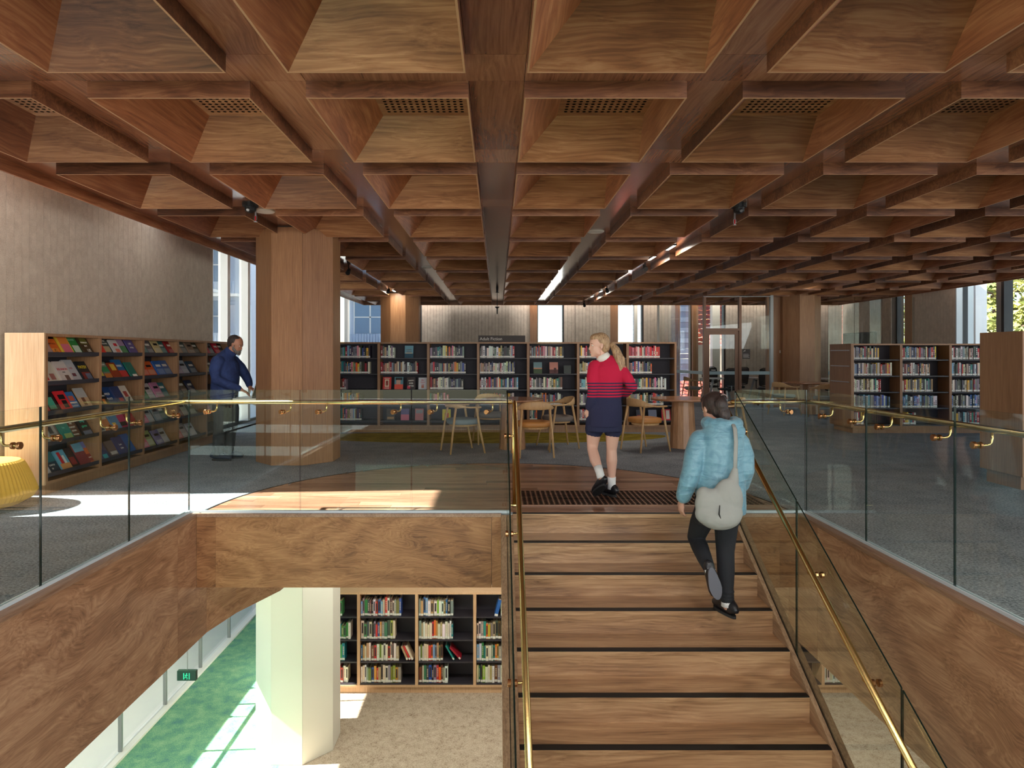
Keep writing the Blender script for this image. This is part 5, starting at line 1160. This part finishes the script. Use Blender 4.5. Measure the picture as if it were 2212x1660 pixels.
limb(m, [(-3.70, 8.58, .09), (-3.66, 8.575, .055), (-3.58, 8.565, .045)], [.034, .026, .018]); limb(m, [(-3.64, 8.78, .09), (-3.60, 8.78, .055), (-3.52, 8.785, .045)], [.034, .026, .018])
remesh('body', m, SKINM, .007, p)
facebits(p, C, R, hs, (50, 40, 34), (60, 44, 36), (150, 90, 80))
HM = hairmat('short_dark_hair', srgb(34, 28, 26), srgb(76, 64, 58)); BG = hairmat('greying_beard', srgb(62, 52, 46), srgb(150, 142, 134))
h_ = MB(); HE(h_, (-.036, 0, .036), (.088, .082, .084), C, R, 1.04); HE(h_, (-.012, 0, .078), (.066, .064, .038), C, R, 1.04); HE(h_, (-.062, 0, -.005), (.045, .066, .055), C, R, 1.04)
remesh('hair', h_, HM, .007, p, 3)
h_ = MB(); HE(h_, (.052, 0, -.078), (.043, .048, .036), C, R, 1.04); HE(h_, (.074, 0, -.096), (.024, .028, .024), C, R, 1.04)
for q in (-1, 1): HE(h_, (.030, q * .052, -.062), (.040, .010, .022), C, R, 1.04, Matrix.Rotation(math.radians(35), 3, 'Y')); HE(h_, (.008, q * .066, -.030), (.013, .007, .034), C, R, 1.04)
HE(h_, (.090, 0, -.046), (.010, .026, .006), C, R, 1.04)
remesh('beard', h_, BG, .006, p, 2)
def clothmat(name, a, b2, rough=.85, bs=.5):
    m_, nt, b = newmat(name); v = coords(nt, (1, 1, 1), False); n = noise(nt, v, 10, 3, .5, .8); nt.links.new(ramp(nt, n, [(.3, a), (.7, b2)]), b.inputs['Base Color']); b.inputs['Roughness'].default_value = rough; bump(nt, b, n, bs, .03); return m_
JK = clothmat('navy_jacket', srgb(32, 48, 92), srgb(46, 66, 118)); m = MB()
m.loft([(-3.67, 8.68, .79), (-3.665, 8.68, .84), (-3.655, 8.68, .95), (-3.645, 8.68, 1.08), (-3.64, 8.68, 1.20), (-3.64, 8.68, 1.30), (-3.635, 8.68, 1.38), (-3.60, 8.68, 1.43)], [.165, .170, .172, .175, .172, .150, .115, .075], [.20, .205, .20, .198, .205, .20, .14, .078], n=24, side=(1, 0, 0))
limb(m, [(-3.67, 8.50, 1.31), (-3.69, 8.46, 1.20), (-3.665, 8.445, 1.075), (-3.53, 8.495, 1.005), (-3.42, 8.545, .958)], [.088, .076, .068, .058, .046])
limb(m, [(-3.62, 8.86, 1.31), (-3.53, 8.90, 1.22), (-3.455, 8.89, 1.115), (-3.40, 8.845, 1.04), (-3.375, 8.81, .99)], [.088, .074, .064, .054, .045])
remesh('jacket', m, JK, .0085, p, 5)
obj('collar', MB().loft([(-3.605, 8.68, 1.40), (-3.575, 8.68, 1.445), (-3.56, 8.68, 1.465)], [.088, .082, .078], [.088, .084, .080], n=18, side=(1, 0, 0)), JK, p, smooth=True)
PT = clothmat('charcoal_trousers', srgb(42, 44, 46), srgb(58, 60, 62)); m = MB()
m.loft([(-3.67, 8.68, .72), (-3.665, 8.68, .90)], [.135, .135], [.185, .185], n=20, side=(1, 0, 0))
limb(m, [(-3.67, 8.59, .80), (-3.665, 8.58, .66), (-3.665, 8.58, .50), (-3.69, 8.58, .32), (-3.70, 8.58, .10)], [.115, .105, .088, .078, .072])
limb(m, [(-3.65, 8.77, .80), (-3.61, 8.78, .66), (-3.60, 8.78, .50), (-3.63, 8.78, .32), (-3.64, 8.78, .10)], [.115, .105, .088, .078, .072])
remesh('trousers', m, PT, .009, p, 5)
SN = plain('navy_shoe', srgb(36, 46, 66), .6)
shoe('shoe', (-3.78, 8.585, .001), (-3.52, 8.555, .001), SN, SOLEB, p, w_=.048); shoe('shoe', (-3.72, 8.78, .001), (-3.46, 8.79, .001), SN, SOLEB, p, w_=.048)
k = thing('catalogue_shelf', 'small white catalogue shelf fixed to the large timber column', 'shelf', (-3.3, 8.68, .8))
obj('shelf_top', MB().box(-3.47, -3.168, 8.48, 8.90, .806, .828), WHITE, k, bevel=.003); obj('shelf_bracket', MB().prism([(-3.40, .805), (-3.168, .805), (-3.168, .68)], 'y', 8.66, 8.70), STEEL, k)
k = thing('laptop', 'thin silver laptop open in front of the man in the navy jacket', 'laptop', (-3.3, 8.68, .829))
obj('keyboard_base', MB().box(-3.44, -3.235, 8.53, 8.84, .829, .841), STEEL, k, bevel=.002)
lm = Matrix.Translation((-3.235, 8.53, .842)) @ Matrix.Rotation(math.radians(18), 4, 'Y')
s_ = obj('screen', MB().box(-.008, 0, 0, .31, 0, .20, M=lm), STEEL, k); obj('display', MB().box(-.0088, -.0079, .008, .302, .008, .192, M=lm), plain('laptop_display', srgb(60, 70, 80), .2), s_)
# ============================================================ MEETING ROOM GLASS
def fpane(parent, x0, x1, y, z0, z1, nm='glass_pane', th=.01):
    m = MB().box(x0, x1, y, y + th, z0, z1); m.m = [1, 1, 0, 0, 1, 1]; return obj(nm, m, [GLASSW, GLASSE], parent)
YP = 16.9
pr = struct_root('window_%d' % wn_i[0]); wn_i[0] += 1
fpane(pr, 6.36, 7.10, YP, .02, ZS - .02); fpane(pr, 8.62, 9.30, YP, .02, ZS - .02); fpane(pr, 9.31, 10.02, YP, .02, ZS - .02); fpane(pr, 10.03, 10.86, YP, .02, ZS - .02)
side_pl = [(5.00, 19.9), (5.38, 16.95)]
for a, b_ in ((0, .49), (.5, .99)):
    xa, ya = 5.0 + .38 * a, 20.2 - 3.25 * a; xb, yb = 5.0 + .38 * b_, 20.2 - 3.25 * b_
    obj('glass_pane', MB().prism([(xa, ya), (xb, yb), (xb + .01, yb), (xa + .01, ya)], 'z', .02, ZS - .02), GLASSW, pr)
obj('post', MB().box(4.97, 5.03, 20.16, 20.24, 0, ZS + .05), WHITE, pr); obj('post', MB().box(7.10, 7.18, YP - .03, YP + .05, 0, ZF), ALU, pr)
FROST = plain('frosted_band', srgb(150, 170, 176), .6)
for x0, x1 in ((6.36, 7.10), (8.62, 10.86)): obj('frosted_band', MB().box(x0, x1, YP - .004, YP - .001, .885, .970), FROST, pr)
obj('frosted_band', MB().prism([(5.0, 20.0), (5.37, 16.95), (5.374, 16.95), (5.004, 20.0)], 'z', .885, .970), FROST, pr)
obj('sill', MB().box(5.38, 10.88, YP - .02, YP + .03, 0, .02), ALU, pr)
obj('head_rail', MB().box(5.36, 7.18, YP - .02, YP + .03, ZS - .018, ZS - .001), ALU, pr)
dr = struct_root('door_1')
obj('door_frame', MB().box(5.36, 5.42, YP - .05, YP + .06, 0, ZS - .02).box(6.28, 6.345, YP - .05, YP + .06, 0, ZS - .02).box(5.42, 6.28, YP - .05, YP + .06, 2.03, 2.09), BRONZE, dr)
lf = obj('door_leaf', MB().box(5.425, 5.515, YP - .02, YP + .02, .01, 2.025).box(6.185, 6.275, YP - .02, YP + .02, .01, 2.025).box(5.515, 6.185, YP - .02, YP + .02, 1.93, 2.025).box(5.515, 6.185, YP - .02, YP + .02, .01, .10), BRONZE, dr)
fpane(dr, 5.515, 6.185, YP, .10, 1.93); fpane(dr, 5.42, 6.28, YP, 2.09, ZS - .03)
obj('frosted_band', MB().box(5.515, 6.185, YP - .004, YP - .001, .885, .970), FROST, lf)
obj('door_handle', MB().loft([(5.555, YP - .025, 1.0), (5.555, YP - .06, 1.0), (5.66, YP - .06, 1.0)], .009, n=8), STEEL, lf)
ws = thing('wall_sign', 'small dark sign with white icon and lines on the meeting room glass', 'sign', (6.44, YP - .01, 1.3))
x0, x1 = wx(1603.5, YP), wx(1620, YP); z1_ = CH + (767 - 754.5) * YP / F; z0_ = CH - (775.5 - 767) * YP / F
obj('sign_plate', MB().box(x0, x1, YP - .010, YP - .002, z0_, z1_), SIGND, ws)
for kk in range(4): obj('sign_text_line', MB().box(x0 + .015, x1 - .02 - .02 * (kk % 2), YP - .0115, YP - .010, z0_ + .035 + .027 * kk, z0_ + .043 + .027 * kk), SIGNW, ws)
obj('sign_icon', MB().loft([(x0 + .02, YP - .0112, z1_ - .075), (x0 + .05, YP - .0112, z1_ - .05), (x0 + .08, YP - .0112, z1_ - .02)], .005, n=6).loft([(x0 + .03, YP - .0112, z1_ - .04), (x0 + .075, YP - .0112, z1_ - .055)], .005, n=6), SIGNW, ws)
# meeting tables
MT = plain('meeting_table_top', srgb(226, 226, 222), .4); ML = plain('grey_table_leg', srgb(168, 174, 178), .4)
def mtable(x, y, w_, label):
    t = thing('meeting_table', label, 'table', (x, y, 0), 'meeting room tables')
    obj('table_top', MB().box(x - w_ / 2, x + w_ / 2, y - .4, y + .4, .72, .745), MT, t, bevel=.004)
    for sx in (-1, 1):
        for sy in (-1, 1): obj('leg', MB().loft([(x + sx * (w_ / 2 - .02), y + sy * .36, 0), (x + sx * (w_ / 2 - .2), y + sy * .28, .72)], [.028, .036], n=8), ML, t)
mtable(6.30, 18.4, .95, 'white meeting table with splayed grey legs behind the glass door'); mtable(7.9, 18.9, 1.0, 'white meeting table behind the glass, left of the far column'); mtable(9.3, 18.2, 1.2, 'white meeting table behind the glass, right of the far column')
MESHB = plain('black_mesh_fabric', srgb(34, 38, 44), .7)
def ochair(x, y, rz, label, first=[]):
    if first: return dup(first[0], (x, y, 0), rz, label, 'mesh office chairs in the meeting room')
    c = thing('office_chair', label, 'chair', (0, 0, 0), 'mesh office chairs in the meeting room')
    obj('seat', MB().lathe([(.20, .43), (.235, .445), (.24, .475), (.20, .49)], 20), MESHB, c, smooth=True)
    obj('back_frame', MB().loft([(-.2, -.22, .56), (-.22, -.25, .80), (-.19, -.28, 1.0), (-.12, -.285, 1.03), (.12, -.285, 1.03), (.19, -.28, 1.0), (.22, -.25, .80), (.2, -.22, .56), (.08, -.22, .53), (-.08, -.22, .53), (-.2, -.22, .56)], .013, n=8), BLACK, c, smooth=True)
    obj('mesh_back', MB().add([(-.2, -.22, .56), (.2, -.22, .56), (.21, -.25, .8), (-.21, -.25, .8), (.18, -.28, 1.01), (-.18, -.28, 1.01)], [(0, 1, 2, 3), (3, 2, 4, 5)]).add([(-.2, -.226, .56), (.2, -.226, .56), (.21, -.256, .8), (-.21, -.256, .8), (.18, -.286, 1.01), (-.18, -.286, 1.01)], [(1, 0, 3, 2), (2, 3, 5, 4)]), MESHB, c)
    obj('back_stem', MB().loft([(0, -.235, .56), (0, -.23, .42), (0, -.05, .40)], .018, n=8), STEEL, c); obj('gas_lift', MB().loft([(0, 0, .10), (0, 0, .43)], [.03, .024], n=10), STEEL, c)
    for k_ in range(5):
        a = 2 * PI * k_ / 5; q = obj('star_leg', MB().loft([(0, 0, .12), (.15 * math.cos(a), .15 * math.sin(a), .10), (.29 * math.cos(a), .29 * math.sin(a), .065)], [.022, .018, .012], n=8), STEEL, c)
        obj('castor', MB().ell((.285 * math.cos(a), .285 * math.sin(a), .03), (.03, .03, .03), nu=10, nv=6), BLACK, q)
    for sx in (-1, 1): obj('armrest', MB().loft([(sx * .2, 0, .44), (sx * .27, 0, .47), (sx * .27, 0, .66), (sx * .27, .14, .68)], .012, n=8).box(min(sx * .245, sx * .295), max(sx * .245, sx * .295), -.08, .16, .675, .70), BLACK, c)
    c.location = (x, y, 0); c.rotation_euler = (0, 0, rz); first.append(c); return c
ochair(6.28, 17.75, .2, 'black mesh office chair directly behind the glass door'); ochair(6.98, 18.95, 1.9, 'black mesh office chair behind the right edge of the door frame'); ochair(7.45, 17.95, -.3, 'black mesh office chair behind the small dark glass sign'); ochair(6.35, 19.35, 2.9, 'black mesh office chair at the far side of the meeting table'); ochair(9.1, 17.5, .1, 'black mesh office chair behind the glass near the bookcase end panel')
tv = thing('wall_screen', 'dark wall screen inside the glazed meeting room', 'screen', (10.85, 19.5, 1.5))
obj('screen_housing', MB().box(10.82, 10.885, 18.6, 20.3, 1.15, 2.07), FRAMED, tv, bevel=.004); obj('screen_face', MB().box(10.816, 10.8195, 18.63, 20.27, 1.18, 2.04), plain('screen_glass', srgb(20, 24, 30), .1), tv)

# ============================================================ CEILING FITTINGS
def at(px, py, z):
    Y = (z - CH) * F / (767 - py); return (px - 1075) * Y / F, Y
RED = plain('sprinkler_bulb', srgb(200, 40, 50), .2)
def sprinkler(px, py, label, L=.16):
    x, y = at(px, py, ZF); s_ = thing('sprinkler', label, 'sprinkler', (x, y, ZF), 'ceiling sprinklers')
    obj('pipe', MB().loft([(x, y, ZF), (x, y, ZF - L * .55)], .012, n=10), STEEL, s_); obj('bulb', MB().loft([(x, y, ZF - L * .55), (x, y, ZF - L * .88)], .006, n=8), RED, s_)
    obj('frame_arms', MB().loft([(x - .012, y, ZF - L * .55), (x - .014, y, ZF - L * .75), (x, y, ZF - L * .92)], .003, n=6).loft([(x + .012, y, ZF - L * .55), (x + .014, y, ZF - L * .75), (x, y, ZF - L * .92)], .003, n=6), STEEL, s_)
    obj('deflector', MB().loft([(x, y, ZF - L * .92), (x, y, ZF - L * .96)], .020, n=12), STEEL, s_)
def camera_dome(px, py, label):
    x, y = at(px, py, ZF); s_ = thing('security_camera', label, 'camera', (x, y, ZF), 'ceiling security cameras')
    obj('mount_ring', MB().loft([(x, y, ZF), (x, y, ZF - .045)], [.085, .08], n=20), BLACK, s_); obj('camera_head', MB().loft([(x, y, ZF - .045), (x, y, ZF - .09), (x, y, ZF - .11)], [.06, .055, .02], n=16), BLACK, s_); obj('lens', MB().loft([(x, y - .05, ZF - .075), (x, y - .075, ZF - .095)], [.018, .016], n=12), STEEL, s_)
def speaker(px, py, label, r=.105):
    x, y = at(px, py, ZF); s_ = thing('ceiling_speaker', label, 'speaker', (x, y, ZF), 'round white ceiling speakers')
    obj('grille_disc', MB().lathe([(r, ZF - .008), (r * .96, ZF - .014), (r * .2, ZF - .016)], 28, (x, y)), WHITE, s_, smooth=False)
    obj('bezel', MB().loft([(x, y, ZF), (x, y, ZF - .009)], [r * 1.06, r * 1.04], n=28), CREAM, s_)
sprinkler(552, 450, 'glass-bulb ceiling sprinkler beside the left round ceiling speaker'); camera_dome(541, 438, 'black ceiling security camera above the man in the navy jacket'); speaker(572, 456, 'round white ceiling speaker left of the large timber column')
sprinkler(1587, 458, 'glass-bulb ceiling sprinkler beside the right security camera'); camera_dome(1596, 440, 'black ceiling security camera right of centre'); speaker(1287, 500, 'round white ceiling speaker right of centre')
x, y = at(919, 576, ZF); speaker(921, 577, 'small far ceiling speaker over the long bookcase', .09)
LAMPE = plain('lamp_diffuser', (1, 1, 1, 1), .5, emit=(1, .93, .82, 1), es=5.0)
def striplight(px, py, label, L=.42, pw=13):
    x, y = at(px, py, ZF); s_ = thing('strip_light', label, 'light', (x, y, ZF), 'short recessed strip lights')
    obj('housing', MB().box(x - .03, x + .03, y - L / 2 - .01, y + L / 2 + .01, ZF - .012, ZF), BLACK, s_); obj('diffuser', MB().box(x - .022, x + .022, y - L / 2, y + L / 2, ZF - .016, ZF - .012), LAMPE, s_)
    a = area('strip_light_lamp', (x, y, ZF - .03), (0, 0.05, -1), .06, L, pw, (1, .88, .72)); a.parent = s_; a.matrix_parent_inverse = Matrix.Translation((-x, -y, -ZF))
striplight(1449, 534, 'lit strip light at the right, nearest of the ceiling strip lights'); striplight(1408, 557, 'lit strip light, second from the camera on the right'); striplight(851, 628, 'lit strip light above the far octagonal column', .36, 13)
striplight(1298, 629, 'lit strip light, second farthest above the long bookcase', .36); striplight(1279, 640, 'lit strip light, farthest above the long bookcase', .36)
def spot(px, py, label):
    x, y = at(px, py, ZF); s_ = thing('track_spotlight', label, 'light', (x, y, ZF), 'small black track spotlights')
    obj('track_stem', MB().loft([(x, y, ZF), (x, y, ZF - .07)], .012, n=8), BLACK, s_); obj('lamp_can', MB().loft([(x - .0, y + .05, ZF - .06), (x, y - .07, ZF - .14)], [.03, .042], n=14), BLACK, s_)
spot(753, 575, 'black spotlight just right of the large timber column'); spot(839, 620, 'black spotlight above the far octagonal column'); spot(1393, 566, 'black spotlight beside the strip light on the right'); spot(1311, 618, 'black spotlight above the right end of the long bookcase'); spot(1262, 652, 'farthest black spotlight above the long bookcase')
# hanging rod fitting in the central channel
x, y = at(1074, 622, ZF); rr = thing('pendant_fitting', 'thin black rod fitting hanging in the central ceiling channel', 'fitting', (x, y, ZF))
obj('ceiling_canopy', MB().loft([(x, y, ZF), (x, y, ZF - .10), (x, y, ZF - .12)], [.03, .022, .05], n=14), BLACK, rr); obj('rod', MB().loft([(x, y, ZF - .11), (x, y, ZF - .60)], .008, n=8), BLACK, rr); obj('tip', MB().loft([(x, y, ZF - .46), (x, y, ZF - .48), (x, y, ZF - .50), (x, y, ZF - .64)], [.055, .05, .02, .014], n=14), BLACK, rr)
# exit signs over the ground floor
EXG = plain('exit_sign_face', srgb(20, 58, 48), .4); EXE = plain('exit_symbol', srgb(40, 190, 150), .5, emit=srgb(40, 200, 150), es=.6)
def exitsign(x, y, z, w_, label):
    s_ = thing('exit_sign', label, 'sign', (x, y, z), 'green exit signs'); h = w_ * .52
    obj('sign_box', MB().box(x - w_ / 2, x + w_ / 2, y - .02, y + .02, z - h, z), EXG, s_, bevel=.002)
    obj('hanger', MB().loft([(x, y, z), (x, y, -.65)], .004, n=6), STEEL, s_)
    u = w_ / 10; zz = z - h * .5; yy = y - .021
    q = MB(); q.box(x - 1.6 * u, x - 1.1 * u, yy - .001, yy, zz - 1.8 * u, zz + 1.5 * u); q.box(x + 1.3 * u, x + 1.8 * u, yy - .001, yy, zz - 1.8 * u, zz + 1.5 * u)
    q.ell((x + .15 * u, yy, zz + 1.1 * u), (.4 * u, .001, .4 * u), nu=10, nv=6)
    for a, b_ in (((.0, .6), (-.2, -.4)), ((-.2, -.4), (.5, -1.0)), ((.5, -1.0), (.3, -1.8)), ((-.2, -.4), (-.8, -1.0)), ((0, .5), (.7, .1)), ((0, .5), (-.7, .2))):
        q.loft([(x + a[0] * u, yy, zz + a[1] * u), (x + b_[0] * u, yy, zz + b_[1] * u)], .22 * u, n=6)
    obj('running_figure', q, EXE, s_)
exitsign(-3.05, 6.37, -1.70, .185, 'green running-figure exit sign hanging below the left void lining')

# ============================================================ OUTSIDE
STUC = plain('pale_render', srgb(240, 243, 244), .8); TIMB = wood('grey_timber_post', srgb(120, 96, 72), srgb(164, 138, 108), srgb(190, 166, 136), 'Z')
gr = MB().box(-60, -4.97, -40, 70, ZL - .3, ZL - .12).box(11.5, 60, -40, 90, ZL - .3, ZL - .12).box(-4.97, 11.5, 21, 90, ZL - .3, ZL - .12)
struct('floor', gr, plain('outdoor_paving', srgb(208, 205, 198), .9))
yw = thing('garden_wall', 'pale rendered wall outside the ground floor glass', 'wall', (-6.2, 4, ZL)); yy = -9; kk = 0
for y0, y1, mt in ((-9, 5.6, STUC), (5.6, 6.1, TIMB), (6.1, 8.3, STUC), (8.3, 8.45, TIMB), (8.45, 10.6, CREAM), (10.6, 10.80, TIMB), (10.80, 14.5, STUC)):
    obj('wall_section', MB().box(-6.32, -6.2 + (.03 if mt is TIMB else 0), y0, y1, ZL - .12, -1.98), mt, yw)
obj('wall_capping', MB().box(-6.36, -6.16, -9, 14.5, -1.98, -1.95), WHITE, yw)
# neighbouring apartment block to the left
APW = plain('blue_grey_cladding', srgb(196, 206, 220), .8); APG = plain('apartment_glazing', srgb(110, 140, 170), .15); APD = plain('balcony_rib', srgb(168, 182, 200), .7)
def block(label, x0, x1, y0, y1, z1, front, floors=6, fh=2.85, bay=2.2):
    b_ = thing('apartment_building', label, 'building', ((x0 + x1) / 2, (y0 + y1) / 2, ZL)); obj('walls', MB().box(x0, x1, y0, y1, ZL - .12, z1), APW, b_)
    for f_ in range(floors):
        z = ZL + .6 + fh * f_
        if z + 1.9 > z1: break
        if 'y' in front:
            obj('balcony_band', MB().box(x0 - .1, x1 + .1, y0 - .5, y0, z - .75, z - .60), WHITE, b_)
            rb = MB()
            for k_ in range(int((x1 - x0) / .16)): rb.box(x0 + .16 * k_, x0 + .16 * k_ + .09, y0 - .48, y0 - .42, z - .6, z + .05)
            q = obj('balustrade_ribs', rb, APD, b_); q['kind'] = 'stuff'
            xx = x0 + .3
            while xx + bay < x1:
                w_ = obj('window', MB().box(xx, xx + bay * .8, y0 - .03, y0, z + .1, z + 1.9), APG, b_); obj('window_frame', MB().box(xx + bay * .4 - .04, xx + bay * .4 + .04, y0 - .06, y0 - .031, z + .1, z + 1.9).box(xx, xx + bay * .8, y0 - .06, y0 - .031, z + 1.0, z + 1.06).box(xx - .05, xx, y0 - .08, y0, z + .05, z + 1.95), WHITE, w_)
                xx += bay
        if 'x' in front:
            yy = y0 + .4
            while yy + bay < y1:
                w_ = obj('window', MB().box(x1, x1 + .03, yy, yy + bay * .7, z + .1, z + 1.9), APG, b_); obj('window_frame', MB().box(x1 + .031, x1 + .06, yy + bay * .33, yy + bay * .37, z + .1, z + 1.9).box(x1 + .031, x1 + .06, yy, yy + bay * .7, z + 1.0, z + 1.05), WHITE, w_)
                yy += bay
            obj('balcony_band', MB().box(x1, x1 + .5, y0, y1, z - .75, z - .60), WHITE, b_)
    return b_
block('blue-grey apartment building with ribbed balconies outside the left windows', -28, -14.35, 36, 46, 15, 'y')
block('blue-grey apartment building with stacked balconies seen beyond the far left corner window', -8.45, -2.5, 37, 47, 16, 'y')
block('added apartment wing, out of view, keeping sun off the far left window', -24, -15, 10.3, 34, 12.5, 'x', bay=3.2)  # unseen block added only to stop the sun at the far left window
# houses beyond the back wall
ROOF = plain('red_roof_tile', srgb(178, 84, 70), .8); CRM = plain('cream_house_wall', srgb(228, 220, 196), .8)
def house(label, x0, x1, y0, y1, ze, zr):
    h = thing('house', label, 'house', ((x0 + x1) / 2, (y0 + y1) / 2, ZL)); obj('walls', MB().box(x0 + .3, x1 - .3, y0 + .3, y1 - .3, ZL - .12, ze), CRM, h)
    ym = (y0 + y1) / 2; m = MB(); n = int((x1 - x0) / .26); rows_ = 12
    for r_ in range(rows_):
        t0, t1 = r_ / rows_, (r_ + 1) / rows_
        for sgn in (0, 1):
            ya_ = y0 + (ym - y0) * t0 if sgn == 0 else y1 - (y1 - ym) * t0; yb_ = y0 + (ym - y0) * t1 if sgn == 0 else y1 - (y1 - ym) * t1
            for c_ in range(n):
                xa = x0 + (x1 - x0) * c_ / n; xb = xa + (x1 - x0) / n; xm = (xa + xb) / 2
                za, zb = ze + (zr - ze) * t0, ze + (zr - ze) * t1 - .03
                m.add([(xa, ya_, za), (xm, ya_, za + .04), (xb, ya_, za), (xa, yb_, zb), (xm, yb_, zb + .03), (xb, yb_, zb)], [(0, 1, 4, 3), (1, 2, 5, 4)])
    q = obj('roof_tiles', m, ROOF, h); q['kind'] = 'stuff'; obj('gutter', MB().box(x0 - .05, x1 + .05, y0 - .08, y0, ze - .08, ze), WHITE, h)
    obj('window', MB().box(x0 + 1.2, x0 + 2.2, y0 + .26, y0 + .3, ze - 1.8, ze - .6), APG, h); obj('window', MB().box(x0 + 4.2, x0 + 5.4, y0 + .26, y0 + .3, ze - 1.8, ze - .6), APG, h)
house('cream house with red tiled roof seen through the meeting room windows', 9.75, 18, 30.5, 38, 1.9, 4.9)
house('low red tiled roof below the narrow meeting room window', 3.0, 10.4, 23.5, 29.5, -1.2, .35)
wg = thing('weatherboard_building', 'blue-grey weatherboard building seen through the narrow meeting room window', 'building', (8.6, 34, ZL))
m = MB(); 
for k_ in range(44): m.box(7.0, 9.4, 31.0 - .02 * (k_ % 2), 34, ZL + .25 * k_, ZL + .25 * k_ + .235)
obj('weatherboards', m, plain('weatherboard_paint', srgb(128, 146, 168), .8), wg); wg.children[0]['kind'] = 'stuff'; obj('gable_wall', MB().box(7.0, 9.4, 31.05, 33.95, ZL + 11.0, ZL + 11.6), APW, wg)
op = thing('outdoor_post', 'pale concrete post standing outside the right-hand windows', 'post', (12.35, 16.7, ZL)); obj('post_shaft', MB().box(12.2, 12.5, 16.55, 16.95, ZL - .12, 5.2), STUC, op, bevel=.01); obj('post_cap', MB().box(12.15, 12.55, 16.5, 17.0, 5.2, 5.3), STUC, op)
# trees
BARK = plain('tree_bark', srgb(88, 72, 58), .9)
def leafmat(name, a, b2):
    m_, nt, b = newmat(name); v = coords(nt, (1, 1, 1), False); n = noise(nt, v, 1.6, 3, .6); nt.links.new(ramp(nt, n, [(.35, a), (.6, b2)]), b.inputs['Base Color']); b.inputs['Roughness'].default_value = .7; return m_
LEAF = leafmat('pine_foliage', srgb(84, 104, 50), srgb(176, 176, 96))
def tree(x, y, h, r, label, n=5200, z0=ZL, seed=1):
    q = random.Random(seed); t_ = thing('tree', label, 'tree', (x, y, z0)); obj('trunk', MB().loft([(x, y, z0 - .12), (x + .1, y, z0 + h * .5), (x, y, z0 + h * .92)], [.28, .18, .05], n=10), BARK, t_, smooth=True)
    br = MB(); tips = []
    for k_ in range(46):
        u = q.uniform(.22, .95); a = q.uniform(0, 2 * PI); L = r * (1.15 - u * .75) * q.uniform(.7, 1.05); z = z0 + h * u
        e_ = Vector((x + L * math.cos(a), y + L * math.sin(a), z + L * .18)); s0 = Vector((x, y, z)); br.loft([s0, (s0 + e_) / 2 + Vector((0, 0, -.08 * L)), e_], [.06, .035, .012], n=5); tips.append((s0, e_))
    o_ = obj('branches', br, BARK, t_); o_['kind'] = 'stuff'; fo = MB()
    for k_ in range(n):
        s0, e_ = tips[q.randrange(len(tips))]; w_ = q.uniform(.25, 1.05); c = s0.lerp(e_, w_) + Vector((q.gauss(0, .22), q.gauss(0, .22), q.gauss(0, .14))); s = q.uniform(.10, .24)
        a = Vector((q.gauss(0, 1), q.gauss(0, 1), q.gauss(0, .6))).normalized(); b_ = a.cross(Vector((q.gauss(0, 1), q.gauss(0, 1), q.gauss(0, 1)))).normalized(); cc = a.cross(b_)
        fo.add([c + a * s, c - a * s * .4 + b_ * s * .45, c - a * s * .4 - b_ * s * .45, c + cc * s * .35], [(0, 1, 2), (0, 2, 3), (0, 3, 1), (1, 3, 2)])
    o_ = obj('foliage', fo, LEAF, t_); o_['kind'] = 'stuff'
tree(23.4, 30.5, 14.5, 4.6, 'tall yellow-green pine outside the right-hand windows, left one', 9000, seed=2)
tree(18.6, 22.3, 12.0, 3.4, 'tall yellow-green pine outside the right-hand windows, nearer one', 8000, seed=5)
tree(15.5, 44, 14, 4.0, 'green tree rising behind the red tiled house', 4500, seed=9)
tree(29, 46, 9.4, 4.5, 'distant dark conifer seen through the far right window', 4000, seed=11)
